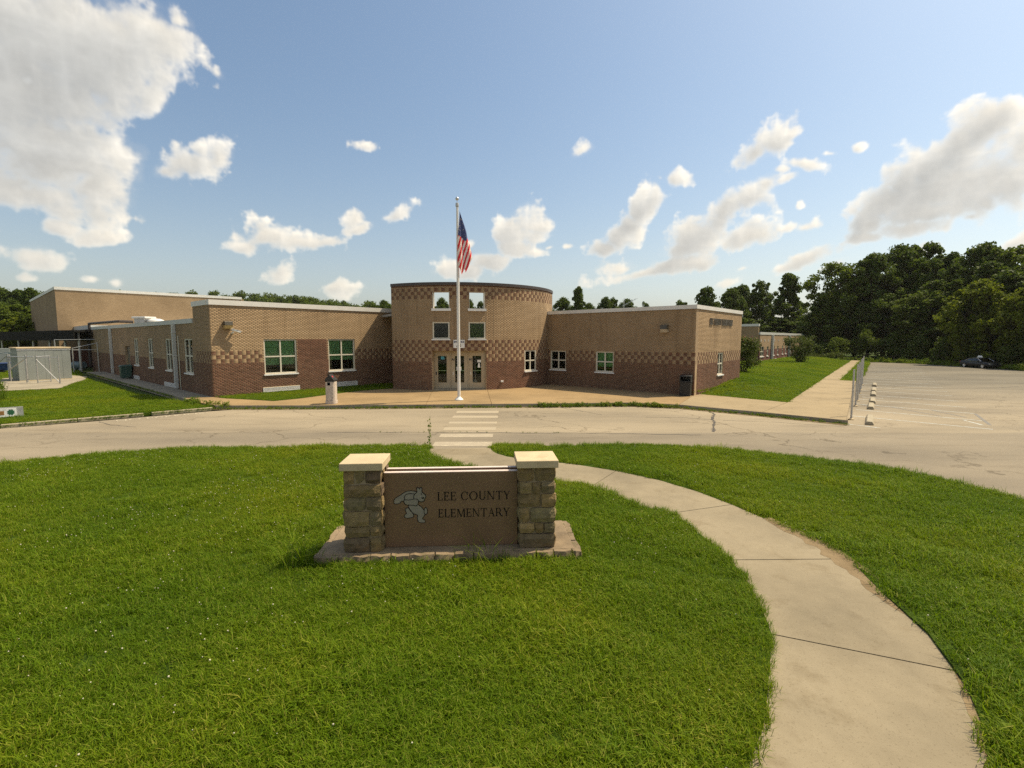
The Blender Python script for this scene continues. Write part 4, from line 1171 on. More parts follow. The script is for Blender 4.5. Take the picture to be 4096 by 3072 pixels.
Q = (base + q).reshape(-1, 4)
mi = np.repeat([b[1] for b in rest], 5)
me = fastmesh('brickwork', V, Q, [M['red'], M['tan']], mi)
o = link('brickwork', me, school); o['kind'] = 'stuff'

# ------------------------------------------------------------------ lettering with serifs
def bar(a, b, w):
    a = Vector(a); b = Vector(b); d = (b - a).normalized(); n = Vector((-d.y, d.x)) * w / 2
    return [tuple(a + n), tuple(b + n), tuple(b - n), tuple(a - n)]
def arc(cx, cy, rx, ry, t0, t1, wthick, wthin, n=18):
    """a stroke along an ellipse, thick at the sides and thin above and below"""
    qs = []
    for i in range(n):
        a, b = R(t0 + (t1 - t0) * i / n), R(t0 + (t1 - t0) * (i + 1) / n)
        P = []
        for t in (a, b):
            w = wthin + (wthick - wthin) * abs(math.cos(t)) ** 1.3
            P.append(((cx + rx * math.cos(t), cy + ry * math.sin(t)), (cx + (rx - w) * math.cos(t), cy + (ry - w * .9) * math.sin(t))))
        qs.append([P[0][0], P[1][0], P[1][1], P[0][1]])
    return qs
TK, TN, SE = .13, .055, .045
def stem(x, y0=0, y1=1, w=TK): return [(x, y0), (x + w, y0), (x + w, y1), (x, y1)]
def serif(x, y, w=TK, up=True): return [(x - .07, y), (x + w + .07, y), (x + w + .07, y + SE), (x - .07, y + SE)]
def glyph(ch):
    S = []
    if ch in 'LEFT' or ch == 'E': pass
    if ch == 'L': S = [stem(.07), serif(.07, 0), serif(.07, 1 - SE), [(.2, 0), (.62, 0), (.64, .26), (.59, .26), (.55, TN), (.2, TN)]]; w = .68
    elif ch == 'E': S = [stem(.07), serif(.07, 0), serif(.07, 1 - SE), [(.2, 0), (.62, 0), (.65, .24), (.60, .24), (.55, TN), (.2, TN)], [(.2, 1 - TN), (.53, 1 - TN), (.56, .78), (.61, .78), (.60, 1), (.2, 1)], [(.2, .49), (.44, .49), (.44, .41), (.49, .41), (.49, .64), (.44, .64), (.44, .55), (.2, .55)]]; w = .70
    elif ch == 'C': S = arc(.48, .5, .45, .52, 42, 318, .13, .05) + [[(.78, .62), (.83, .62), (.83, .98), (.79, .98), (.76, .80)], [(.79, .12), (.84, .22), (.80, .25), (.74, .16)]]; w = .90
    elif ch == 'O': S = arc(.52, .5, .49, .52, 0, 360, .14, .05, 26); w = 1.06
    elif ch == 'U': S = [stem(.10, .3, 1), serif(.10, 1 - SE), stem(.70, .3, 1, TN), serif(.70, 1 - SE, TN)] + arc(.4275, .3, .3275, .32, 180, 360, .13, .05, 16); w = .90
    elif ch == 'N': S = [stem(.10, 0, 1, TN), serif(.10, 0, TN), [(.0, 1 - SE), (.2, 1 - SE), (.2, 1), (.0, 1)], [(.07, 1), (.21, 1), (.81, 0), (.76, 0), (.69, .02)], stem(.76, 0, 1, TN), serif(.76, 1 - SE, TN)]; w = .96
    elif ch == 'T': S = [stem(.34), serif(.34, 0), [(.03, 1), (.78, 1), (.80, .74), (.755, .74), (.72, 1 - TN), (.09, 1 - TN), (.055, .74), (.01, .74)]]; w = .82
    elif ch == 'Y': S = [stem(.35, 0, .45), serif(.35, 0), bar((.12, .99), (.43, .43), .13), bar((.73, .99), (.43, .43), .055), serif(.06, 1 - SE), serif(.70, 1 - SE, TN)]; w = .84
    elif ch == 'M': S = [stem(.10, 0, 1, TN), serif(.10, 0, TN), [(.02, 1 - SE), (.2, 1 - SE), (.2, 1), (.02, 1)], [(.09, 1), (.23, 1), (.57, .1), (.53, 0), (.48, 0)], [(.85, 1), (.92, 1), (.56, .0), (.52, .06)], stem(.86, 0, 1), serif(.86, 0), serif(.86, 1 - SE)]; w = 1.1
    elif ch == 'A': S = [[(.12, 0), (.17, 0), (.46, .93), (.43, 1)], [(.40, 1), (.46, 1), (.83, 0), (.68, 0)], serif(.115, 0, TN), serif(.69, 0), [(.23, .33), (.62, .33), (.62, .39), (.23, .39)]]; w = .90
    elif ch == 'R': S = [stem(.07), serif(.07, 0), serif(.07, 1 - SE), [(.2, 1 - TN), (.42, 1 - TN), (.42, 1), (.2, 1)], [(.2, .46), (.42, .46), (.42, .51), (.2, .51)], [(.34, .48), (.47, .50), (.86, 0), (.70, 0)], serif(.70, 0)] + arc(.40, .73, .26, .27, -90, 90, .13, .05, 12); w = .86
    return S, w
def inscription(txt, fr, u0, u1, z, h, n0, n1, mat, parent, squeeze=False, space=.55, gap=.10):
    adv = 0; L = []
    for ch in txt:
        if ch == ' ': adv += space; continue
        S, w = glyph(ch); L.append((ch, S, adv)); adv += w + gap
    adv -= gap; kx = (u1 - u0) / adv
    for ch, S, a in L:
        mb = MB()
        for i, poly in enumerate(S): mb.fprism(fr, [(u0 + (a + x) * kx, z + y * h) for x, y in poly], n0, n1 + .00015 * (i % 7))
        build('letter', mb, mat, parent)
inscription('LEE COUNTY ELEMENTARY', fQ, 2.0, 5.95, 3.78, .35, .005, .05, M['letters'], school, gap=.34, space=.8)

# ------------------------------------------------------------------ low classroom building beyond
F0 = (26.86, 53.86)
cls = empty('classroom_building', (*F0, .3), 'long low brick classroom building with downspouts beyond the flowering shrub', 'school building')
fF = Frame(F0, 51.5)
_school = school; school = cls
HF = [(u, u + w, 1.05, 2.15) for u, w in ((.25, 1.9), (3.6, .9), (7.0, .8), (9.4, .8), (12.4, .75), (14.5, .75), (18.0, .8), (20.6, .8), (23.6, .8))]
WALLS_keep = list(WALLS)
PF = lambda u, n, z: fF.p(u, n, z)
wall_shell('wall', PF, [0, 28], [-.6, 3.45], HF, .3, M['brick_far'])
for h in HF: window(fF, *h, cols=2 if h[1] - h[0] > 1.5 else 1, rows=2)
coping(fF, -.1, 28.2, 3.46, 3.74, M['gutter'], 'roof_edge', .6, 4)
for u in (5.9, 16.6): downspout(fF, u, .0, 3.46, .22)
for u in (.4, 2.2, 4.05, 7.4, 9.8, 12.8, 14.9): mb = MB(); mb.fbox(fF, u, u + .12, .0, .05, 2.7, 2.95); build('wall_vent', mb, M['white'], cls)
for u in (.4, 8.0, 13.4): mb = MB(); mb.fbox(fF, u, u + .9, .0, .06, .30, .62); build('vent', mb, M['cap'], cls)
mb = MB(); mb.fbox(fF, 0, 28, -9, -.5, 3.3, 3.42); build('roof', mb, M['roofm'], cls)
mb = MB(); mb.fbox(fF, 27.7, 28, -9, -.31, -.6, 3.29); build('wall', mb, M['brick_far'], cls)
fF2 = Flip((F0[0] - .25, F0[1] - .1), 141)
mb = MB(); mb.fbox(fF2, 0, 9, -.3, 0, -.6, 4.35); build('wall', mb, M['brick_far'], cls)
coping(fF2, -.05, 9, 4.36, 4.62)
mb = MB(); P = fF.p                       # standing roof light behind
mb.hexa([P(3, -6, 3.45), P(27, -6, 3.45), P(27, -9, 3.45), P(3, -9, 3.45), P(3, -6, 3.62), P(27, -6, 3.62), P(27, -9, 4.35), P(3, -9, 4.35)]); build('monitor_roof', mb, M['gutter'], cls)
school = _school; WALLS[:] = WALLS_keep

# ------------------------------------------------------------------ things fixed to the school
def wall_light(fr, u0, u1, z0, z1, dep, label, lens='lens'):
    t = empty('wall_light', fr.p((u0 + u1) / 2, 0.02, z0), label, 'wall light')
    P = fr.p
    mb = MB(); zt = z1; zm = z0 + (z1 - z0) * .45
    mb.hexa([P(u0, dep, zm), P(u1, dep, zm), P(u1, .01, zm), P(u0, .01, zm), P(u0, dep * .9, zt), P(u1, dep * .9, zt), P(u1, .01, zt), P(u0, .01, zt)])
    build('housing', mb, M['bronze'], t, bevel=.012)
    mb = MB(); e = .012
    mb.hexa([P(u0 + e, dep * .72, z0), P(u1 - e, dep * .72, z0), P(u1 - e, .012, z0), P(u0 + e, .012, z0), P(u0 + e, dep - .01, zm - .002), P(u1 - e, dep - .01, zm - .002), P(u1 - e, .012, zm - .002), P(u0 + e, .012, zm - .002)])
    build('lens', mb, M[lens], t)
    return t
wall_light(fL, .58, .96, 3.54, 3.90, .30, 'bronze wall light with amber lens above the white camera')
wall_light(fR, 1.42, 1.80, 3.36, 3.74, .28, 'bronze wall light with pale lens on the shaded wall above the black bin', 'frost')
t = empty('security_camera', fL.p(.98, .02, 3.36), 'white bullet camera on the wall below a bronze light', 'camera')
mb = MB(); mb.tube(fL.p(.98, .01, 3.30), fL.p(.98, .16, 3.36), .05, .045); build('bracket', mb, M['white'], t)
mb = MB(); mb.tube(fL.p(.90, .20, 3.48), fL.p(1.30, .26, 3.36), .05, n=12); build('body', mb, M['white'], t, smooth=True)
mb = MB(); mb.hexa([fL.p(.88, .14, 3.54), fL.p(1.36, .20, 3.40), fL.p(1.36, .32, 3.40), fL.p(.88, .26, 3.54), fL.p(.88, .14, 3.555), fL.p(1.36, .20, 3.415), fL.p(1.36, .32, 3.415), fL.p(.88, .26, 3.555)]); build('sunshield', mb, M['white'], t)
# ENTRANCE A1
f = fdrum(5.1)
t = empty('entrance_sign', f.p(0, .02, 2.52), 'white sign over the doors reading ENTRANCE A1', 'sign')
mb = MB(); mb.fbox(f, -.31, .31, .02, .05, 2.52, 2.97); build('board', mb, M['white'], t, bevel=.006)
place_text('lettering', 'ENTRANCE', .135, f, 0, .052, 2.855, M['inkblue'], t, bold=.006, sx=.80)
place_text('lettering', 'A1', .24, f, .0, .052, 2.655, M['ink'], t, bold=.010)
# roof plant
t = empty('roof_fan', (-31.1, 41.9, 3.99), 'white hooded fan unit on the low roof', 'roof unit', rz=0)
f = Frame((-31.6, 41.5), -10)
mb = MB(); mb.fbox(f, .2, 1.15, -.9, 0, 3.99, 4.70); build('curb_box', mb, M['galv'], t)
mb = MB(); mb.fbox(f, .05, 1.35, -1.0, .1, 4.702, 4.86); build('hood', mb, M['cap'], t, bevel=.03)
mb = MB(); mb.lathe(*f.p(1.8, -.5, 0)[:2], [(.45, 3.99), (.45, 4.42), (.62, 4.45), (.55, 4.58), (.30, 4.68), (.05, 4.70)], 18); build('dome', mb, M['cap'], t, smooth=True)
t = empty('tv_antenna', (9.4, 42.0, 4.33), 'thin metal roof antenna above the right block coping', 'antenna')
ax, ay = 9.4, 42.0
mb = MB(); mb.tube((ax, ay, 3.9), (ax, ay, 6.40), .022, n=6); build('mast', mb, M['steel'], t)
mb = MB(); mb.tube((ax - .12, ay, 5.75), (ax + 1.05, ay + .2, 6.38), .016, n=6); build('boom', mb, M['steel'], t)
for k in range(6):
    s = k / 5; c = Vector((ax - .12 + 1.17 * s, ay + .2 * s, 5.75 + .63 * s)); L = .42 - .22 * s
    mb = MB(); mb.tube(c + Vector((-L * .5, L, 0)), c + Vector((L * .5, -L, 0)), .009, n=5); build('rod', mb, M['steel'], t)

# ------------------------------------------------------------------ flagpole and flag
FP = (-2.5, 23.23)
t = empty('flagpole', (*FP, .15), 'tall white flagpole with a ball finial before the entrance', 'flagpole')
mb = MB(); mb.lathe(*FP, [(.074, .15), (.072, 2.5), (.062, 6), (.045, 9.02)], 20); build('shaft', mb, M['alu'], t, smooth=True)
mb = MB(); mb.lathe(*FP, [(.20, .15), (.205, .18), (.17, .22), (.12, .26), (.085, .30), (.078, .32)], 24); build('base_flange', mb, M['cap'], t, smooth=True)
mb = MB(); mb.lathe(*FP, [(.035, 9.02), (.075, 9.04), (.078, 9.08), (.068, 9.19), (.05, 9.20)], 16); build('truck', mb, M['galv'], t, smooth=True)
mb = MB(); mb.lathe(*FP, [(.012, 9.20), (.012, 9.32)] + [(.08 * math.sin(a), 9.385 - .08 * math.cos(a)) for a in np.linspace(.15, math.pi - .02, 12)], 18); build('ball', mb, M['steel'], t, smooth=True)
mb = MB(); mb.tube((FP[0] + .08, FP[1] - .06, 1.3), (FP[0] + .07, FP[1] - .05, 9.05), .006, n=5); build('halyard', mb, M['cap'], t)
# the flag hangs in folds: outline width grows downward, stripes fall aslant
flag = empty('flag', (FP[0] + .06, FP[1] - .06, 9.0), 'limp red white and blue national flag hanging on the pole', 'flag')
LE = [(8.98, .055), (8.72, .045), (8.10, -.02), (7.60, -.05), (6.80, -.06), (6.50, -.045), (6.05, .0)]
RE = [(8.98, .06), (8.60, .18), (8.30, .28), (8.02, .36), (7.70, .41), (7.47, .49), (7.15, .56), (6.80, .625), (6.55, .55), (6.05, .40)]
def ev(T, z):
    for (za, a), (zb, b) in zip(T, T[1:]):
        if zb <= z <= za: return b + (a - b) * (z - zb) / (za - zb)
    return T[-1][1]
def ztop(s): return 8.98
def zbot(s): return [6.52, 6.38, 6.10, 6.05, 6.22, 6.16, 6.70][min(6, int(s * 6.999))]
NU, NV = 44, 90
pts = np.zeros((NV + 1, NU + 1, 3)); colr = []
zb_s = np.interp(np.linspace(0, 1, NU + 1), [0, .08, .2, .32, .45, .55, .68, .75, 1.0], [6.50, 6.40, 6.16, 6.02, 6.12, 6.24, 6.22, 6.10, 6.78])
for j in range(NV + 1):
    for i in range(NU + 1):
        s = i / NU; z = 8.98 - (8.98 - zb_s[i]) * j / NV
        l, r = ev(LE, z), ev(RE, z); x = l + (r - l) * s
        drop = (8.98 - z) / 2.6
        y = (.10 * math.sin(s * 9.5 + .6 - drop * 1.4) + .05 * math.sin(s * 21 + 1 + drop * 2)) * (.25 + drop)
        pts[j, i] = (FP[0] + .06 + x, FP[1] - .10 + y * .8, 5.98 + (z - 6.02) * .953)
mb = MB(); mb.v = [tuple(p) for p in pts.reshape(-1, 3)]
def flagcol(x, z, s):
    edge = np.interp(s, [0, .22, .45, .62, .82, 1.0], [7.90, 7.86, 7.74, 7.62, 7.60, 7.74])
    if z > edge: return 2
    q = (x + (z - 7.0) * -.30) / .088
    return 0 if int(math.floor(q + .2 * s)) % 2 == 0 else 1
for j in range(NV):
    for i in range(NU):
        a = j * (NU + 1) + i; p = pts[j, i]
        mb.f.append([a, a + 1, a + NU + 2, a + NU + 1])
        mb.m.append(flagcol(p[0] - FP[0] - .06, 6.02 + (p[2] - 5.98) / .953, (i + .5) / NU))
o = build('cloth', mb, [M['flagred'], M['flagwhite'], M['flagblue']], flag, smooth=True)
for k in range(26):                                   # printed stars, flat on the cloth
    j = random.randint(10, 40); i = random.randint(4, NU - 5); p = pts[j, i]
    if flagcol(p[0] - FP[0] - .06, 6.02 + (p[2] - 5.98) / .953 - .06, i / NU) != 2: continue
    nrm_ = Vector(np.cross(pts[j, i + 1] - pts[j, i], pts[j + 1, i] - pts[j, i])).normalized()
    if nrm_.y > 0: nrm_ = -nrm_
    c = Vector(p) + nrm_ * .006; a = Vector(pts[j, i + 1] - pts[j, i]).normalized(); b = nrm_.cross(a)
    s5 = [c + (a * math.cos(w) + b * math.sin(w)) * (.026 if q % 2 == 0 else .011) for q, w in enumerate([math.pi * q / 5 + k for q in range(10)])]
    m2 = MB(); m2.add(s5 + [v + nrm_ * .002 for v in s5], [tuple(range(10)), tuple(range(10, 20))] + [(q, (q + 1) % 10, 10 + (q + 1) % 10, 10 + q) for q in range(10)]); build('star', m2, M['flagwhite'], flag)

# ------------------------------------------------------------------ monument sign
SG = empty('monument_sign', (-.83, 7.0, .05), 'stone-pillared monument sign with brown granite panel and school name', 'sign')
fM = Frame((-.83 - 1.43 * math.cos(R(3.6)), 6.5 - 1.43 * math.sin(R(3.6)) + .05), 3.6)   # front plane, u from left pillar edge
TW = 2.86
bp = empty('base', fM.p(1.4, -.4, .05)); bp.parent = SG; bp.matrix_parent_inverse = parent_world(SG).inverted()
r = random.Random(4)
mb = MB(); mb.fbox(fM, -.30, TW + .27, -1.02, .05, .02, .165); build('slab', mb, M['sandstone'], bp, bevel=.02)
def rough_box(fr, u0, u1, n0, n1, z0, z1, r, amp=.012):
    """a split-faced stone: bulging, uneven front"""
    mb = MB(); nu, nz = max(2, int((u1 - u0) / .06)), max(2, int((z1 - z0) / .05))
    idx = {}
    for a in range(nu + 1):
        for b in range(nz + 1):
            e = (a in (0, nu)) + (b in (0, nz))
            u = u0 + (u1 - u0) * a / nu + (r.uniform(-amp, amp) * .5); z = z0 + (z1 - z0) * b / nz + r.uniform(-amp, amp) * .5
            nn = n1 + r.uniform(-amp, amp) - (.018 if e == 1 else .03 if e == 2 else 0)
            idx[a, b] = len(mb.v); mb.v.append(fr.p(u, nn, z))
    for a in range(nu):
        for b in range(nz): mb.f.append([idx[a, b], idx[a + 1, b], idx[a + 1, b + 1], idx[a, b + 1]]); mb.m.append(0)
    ring = [idx[a, 0] for a in range(nu + 1)] + [idx[nu, b] for b in range(1, nz + 1)] + [idx[a, nz] for a in range(nu - 1, -1, -1)] + [idx[0, b] for b in range(nz - 1, 0, -1)]
    back = []
    for i in ring:
        v = mb.v[i]; d = (v[0] - fr.o[0]) * fr.n[0] + (v[1] - fr.o[1]) * fr.n[1] - n0
        back.append(len(mb.v)); mb.v.append((v[0] - fr.n[0] * d, v[1] - fr.n[1] * d, v[2]))
    k = len(ring)
    for i in range(k): mb.f.append([ring[i], back[i], back[(i + 1) % k], ring[(i + 1) % k]]); mb.m.append(0)
    mb.f.append(back[::-1]); mb.m.append(0)
    return mb
u = -.34
while u < TW + .30:                                   # split stones round the base edge
    w = r.uniform(.22, .48); e = min(u + w, TW + .32)
    build('stone', rough_box(fM, u + .006, e - .006, .05, .15, -.03, .158, r, .016), M['sandstone'], bp); u = e
for side in (0, 1):
    fr = Flip(fM.p(-.30 if side == 0 else TW + .27, .12, 0)[:2], 93.6) if side == 0 else Frame(fM.p(TW + .27, .12, 0)[:2], 93.6)
    fr.n = (-fM.u[0], -fM.u[1]) if side == 0 else fM.u
    u = 0.0
    while u < 1.12:
        w = r.uniform(.25, .42); e = min(u + w, 1.14)
        build('stone', rough_box(fr, u + .006, e - .006, .0, .10, .0, .15, r, .014), M['sandstone'], bp); u = e
COURSES = [(.165, .37), (.37, .52), (.52, .735), (.735, .93), (.93, 1.10), (1.10, 1.295)]
def pillar(u0, seed):
    r = random.Random(seed); W = .50; D = .50
    p = empty('pillar', fM.p(u0 + W / 2, -D / 2, .165)); p.parent = SG; p.matrix_parent_inverse = parent_world(SG).inverted()
    mb = MB(); mb.fbox(fM, u0 + .02, u0 + W - .02, -D + .02, -.022, .15, 1.295); build('mortar_core', mb, M['stone_mortar'], p)
    faces = [(fM, u0, u0 + W, 0.0)]
    fl = Flip(fM.p(u0, 0, 0)[:2], 93.6); fl.n = (-fM.u[0], -fM.u[1]); frr = Frame(fM.p(u0 + W, 0, 0)[:2], 93.6); frr.n = fM.u
    fbk = Flip(fM.p(u0, -D, 0)[:2], 3.6); fbk.n = (-fM.n[0], -fM.n[1])
    for fr, a, b, in ((fM, u0, u0 + W), (fl, .0, D), (frr, .0, D), (fbk, .0, W)):
        for ci, (z0, z1) in enumerate(COURSES):
            cuts_ = sorted({a, b} | ({a + (b - a) * r.choice((.3, .42, .6, .68))} if r.random() < .9 else set()))
            if len(cuts_) == 3 and r.random() < .45:
                big = max(range(2), key=lambda i: cuts_[i + 1] - cuts_[i]); cuts_.insert(big + 1, cuts_[big] + (cuts_[big + 1] - cuts_[big]) * r.uniform(.35, .65))
            for q in range(len(cuts_) - 1):
                g = .011
                o = build('stone', rough_box(fr, cuts_[q] + g, cuts_[q + 1] - g, -.06, .012 + r.uniform(-.008, .02), z0 + g * .8, z1 - g * .8, r, .012), M['stone'], p, smooth=False)
    mb = MB(); mb.fbox(fM, u0 - .035, u0 + W + .035, -D - .035, .045, 1.297, 1.40); build('cap', mb, M['cast'], p, bevel=.008)
pillar(0.0, 11); pillar(TW - .50, 23)
pn = empty('panel', fM.p(TW / 2, -.2, .165)); pn.parent = SG; pn.matrix_parent_inverse = parent_world(SG).inverted()
PU0, PU1 = .512, TW - .512
mb = MB(); mb.fbox(fM, PU0, PU1, -.21, -.13, .167, 1.215); build('granite_slab', mb, M['granite'], pn, bevel=.006)
mb = MB(); mb.fbox(fM, PU0, PU1, -.41, -.33, .167, 1.215); build('granite_slab', mb, M['granite'], pn, bevel=.006)
for n0_ in (-.21, -.41): mb = MB(); mb.fbox(fM, PU0 + .004, PU1 - .004, n0_ + .004, n0_ + .076, 1.2155, 1.2215); build('sunlit_edge', mb, M['sunlit_sawn'], pn)  # thin strips whose pale colour carries the sunlight on the slab tops
mb = MB(); mb.fbox(fM, PU0, PU1, -.328, -.212, .167, 1.185); build('core', mb, M['sandstone'], pn)
pw = PU1 - PU0
inscription('LEE COUNTY', fM, PU0 + .395 * pw, PU0 + .945 * pw, .818, .120, -.131, -.1270, M['engrave'], pn, space=.42, gap=.07)
inscription('ELEMENTARY', fM, PU0 + .40 * pw, PU0 + .94 * pw, .578, .118, -.131, -.1270, M['engrave'], pn, gap=.07)
# engraved animal emblem, in plain shapes
EM = [[(237, 315), (245, 240), (330, 190), (415, 130), (500, 120), (585, 140), (560, 200), (400, 265), (340, 270), (320, 305)],
      [(440, 335), (500, 330), (580, 335), (640, 370), (690, 450), (690, 490), (640, 555), (690, 575), (690, 610), (600, 605), (580, 545), (590, 490), (570, 480), (510, 460)],
      [(400, 400), (445, 375), (475, 430), (520, 480), (520, 520), (400, 535), (390, 490), (430, 465)],
      [(685, 470), (690, 400), (705, 380), (720, 400), (728, 460), (705, 480)],
      [(395, 265), (400, 200), (430, 168), (520, 165), (600, 200), (590, 262), (480, 268)],
      [(530, 230), (545, 175), (590, 140), (580, 68), (605, 80), (620, 108), (638, 62), (652, 92), (645, 140), (700, 185), (708, 205), (690, 235), (682, 272), (650, 285), (600, 270), (560, 275)],
      [(385, 275), (400, 255), (460, 265), (560, 242), (600, 270), (580, 345), (500, 330), (410, 325)]]
def grow(poly, d):
    n = len(poly); A = sum(poly[i][0] * poly[(i + 1) % n][1] - poly[(i + 1) % n][0] * poly[i][1] for i in range(n))
    s = 1 if A > 0 else -1; res = []
    for i in range(n):
        a, b, c = Vector(poly[i - 1]), Vector(poly[i]), Vector(poly[(i + 1) % n])
        n1 = Vector(((b - a).y, -(b - a).x)).normalized() * s; n2 = Vector(((c - b).y, -(c - b).x)).normalized() * s
        m = (n1 + n2); m = m.normalized() * min(2.0, 1 / max(.45, m.length / 2)); res.append(tuple(b + m * d))
    return res
def rnd(poly):
    out = []
    for i in range(len(poly)):
        a, b = Vector(poly[i]), Vector(poly[(i + 1) % len(poly)]); out += [tuple(a.lerp(b, .22)), tuple(a.lerp(b, .78))]
    return out
ek = .515 / 560
def epos(p): return (PU0 + .072 * pw + (p[0] - 237) * ek, 1.015 - (p[1] - 62) * ek)
em = None
for i, pl in enumerate(EM):
    pl = rnd(pl)
    mb = MB(); mb.fprism(fM, [epos(p) for p in grow(pl, 10)], -.131, -.1285 + .0008 * i); build('emblem_outline', mb, M['engrave'], pn)
    mb = MB(); mb.fprism(fM, [epos(p) for p in pl], -.131, -.1281 + .0008 * i); build('emblem', mb, M['emblem'], pn)
mb = MB(); mb.fprism(fM, [epos(p) for p in ((636, 225), (672, 215), (690, 225), (668, 245))], -.130, -.1220); build('emblem_line', mb, M['engrave'], pn)
mb = MB(); mb.fprism(fM, [epos(p) for p in ((640, 160), (655, 158), (652, 175), (640, 178))], -.130, -.1220); build('emblem_line', mb, M['engrave'], pn)

# ------------------------------------------------------------------ forecourt furniture
UX, UY = -8.05, 21.95
t = empty('ash_urn', (UX, UY, .15), 'pebbled white concrete litter pillar with dark house-shaped lid', 'litter bin')
def octo(s, c): return [(UX - s, UY - s + c), (UX - s + c, UY - s), (UX + s - c, UY - s), (UX + s, UY - s + c), (UX + s, UY + s - c), (UX + s - c, UY + s), (UX - s + c, UY + s), (UX - s, UY + s - c)]
mb = MB(); mb.prism(octo(.225, .07), .15, .30); build('plinth', mb, M['pebble'], t, bevel=.01)
mb = MB(); mb.prism(octo(.205, .06), .302, 1.14); build('body', mb, M['pebble'], t, bevel=.012)
mb = MB(); mb.box(UX - .20, UX + .20, UY - .20, UY + .20, 1.142, 1.20); build('collar', mb, M['black'], t)
mb = MB(); mb.add([(UX - .23, UY - .22, 1.202), (UX + .23, UY - .22, 1.202), (UX + .23, UY + .22, 1.202), (UX - .23, UY + .22, 1.202), (UX, UY - .22, 1.48), (UX, UY + .22, 1.48)], [(0, 3, 2, 1), (0, 1, 4), (2, 3, 5), (1, 2, 5, 4), (3, 0, 4, 5)])
build('lid', mb, M['black'], t, bevel=.008)
mb = MB(); mb.prism([(UX - .10, UY - .205), (UX + .03, UY - .205), (UX + .03, UY - .20), (UX - .10, UY - .20)], .98, 1.12); build('plate', mb, M['galv'], t)
a = Vector((.23, 0, -.278)).normalized(); c0 = Vector((UX + .10, UY - .10, 1.365)); nn = Vector((.278, 0, .23)).normalized()
mb = MB(); ring = [c0 + nn * .006 + a * (.05 * math.cos(w)) + Vector((0, 1, 0)) * (.05 * math.sin(w)) for w in np.linspace(0, 2 * math.pi, 12, endpoint=False)]
mb.add(ring + [p + nn * .004 for p in ring], [tuple(range(12)), tuple(range(12, 24))] + [(i, (i + 1) % 12, 12 + (i + 1) % 12, 12 + i) for i in range(12)]); build('sticker', mb, M['sticker'], t)

t = empty('trash_can', (8.72, 24.80, .15), 'black hooded trash can at the right block corner', 'trash can')
f = Frame((8.46, 24.92), -28)
mb = MB(); P = f.p
mb.hexa([P(.02, -.02, .15), P(.52, -.02, .15), P(.52, -.50, .15), P(.02, -.50, .15), P(0, 0, .86), P(.54, 0, .86), P(.54, -.52, .86), P(0, -.52, .86)]); build('body', mb, M['black'], t, bevel=.02)
mb = MB(); mb.fbox(f, -.02, .56, -.54, .02, .862, .91); mb.fbox(f, -.01, .04, -.53, .01, .912, 1.13); mb.fbox(f, .50, .55, -.53, .01, .912, 1.13); mb.fbox(f, .042, .498, -.53, -.48, .912, 1.13); build('hood', mb, M['black'], t, bevel=.012)
mb = MB(); mb.hexa([P(-.02, .02, 1.132), P(.56, .02, 1.132), P(.56, -.54, 1.132), P(-.02, -.54, 1.132), P(.0, .0, 1.18), P(.54, .0, 1.18), P(.54, -.52, 1.21), P(.0, -.52, 1.21)]); build('lid', mb, M['black'], t, bevel=.012)

# posts and wheel stops beside the car park
POSTS = [(12.77, 18.45), (15.48, 22.14), (16.88, 24.02), (19.22, 27.22), (20.65, 29.16), (22.97, 32.35)]
PLAB = ['nearest bare metal post, at the forecourt corner', 'second bare metal post from the forecourt corner', 'third bare metal post from the forecourt corner', 'fourth bare metal post from the forecourt corner', 'fifth bare metal post, last but one before the lawn', 'farthest bare metal post, where the straight walk begins']
src_t = None
for i, (x, y) in enumerate(POSTS):
    if i == 0:
        t = empty('sign_post', (x, y, 0)); mb = MB(); mb.tube((x, y, -.1), (x, y, 1.90), .034, n=10); build('tube', mb, M['galv'], t, smooth=True)
        mb = MB(); mb.lathe(x, y, [(.10, 0), (.10, .035), (.05, .05)], 12); build('collar', mb, M['cast'], t); src_t = t
    else:
        t = src_t.copy(); C.objects.link(t); t.location = (x, y, 0)
        for ch in list(src_t.children): c = ch.copy(); C.objects.link(c); c.parent = t; c.matrix_parent_inverse = ch.matrix_parent_inverse.copy()
    tag(t, PLAB[i], 'post', 'bare metal sign posts along the car park')
STOPS = [((12.62, 17.29), (13.87, 18.98)), ((15.45, 21.15), (16.50, 22.57)), ((16.98, 23.15), (18.0, 24.55)), ((19.12, 26.06), (20.2, 27.5)), ((20.66, 28.15), (21.75, 29.6)), ((23.0, 31.32), (24.1, 32.75))]
SLAB_ = ['nearest concrete wheel stop, alone beside the first post', 'second concrete wheel stop, near end of the first pair', 'third concrete wheel stop, far end of the first pair', 'fourth concrete wheel stop from the forecourt kerb', 'fifth concrete wheel stop, last but one in the row', 'farthest concrete wheel stop in the row']
src_t = None
for i, (a, b) in enumerate(STOPS):
    a, b = Vector(a), Vector(b); d = (b - a)
    if i == 0:
        me = MB(); L = .9; pr = [(-.125, 0), (-.125, .05), (-.075, .125), (.075, .125), (.125, .05), (.125, 0)]
        vs_ = [(x, y, z) for y in (-L, L) for x, z in pr]; me.add(vs_, [tuple(range(6)), tuple(range(11, 5, -1))] + [(k, k + 6, (k + 1) % 6 + 6, (k + 1) % 6) for k in range(6)])
        o = build('wheel_stop', me, M['stop'], None, bevel=.012); src_t = o
    else: o = src_t.copy(); C.objects.link(o)
    o.location = (*((a + b) / 2), 0); o.rotation_euler = (0, 0, math.atan2(d.y, d.x) - math.pi / 2 + random.uniform(-.02, .02))
    o.scale = (1, d.length / 1.8, 1)
    tag(o, SLAB_[i], 'wheel stop', 'concrete wheel stops in the car park')

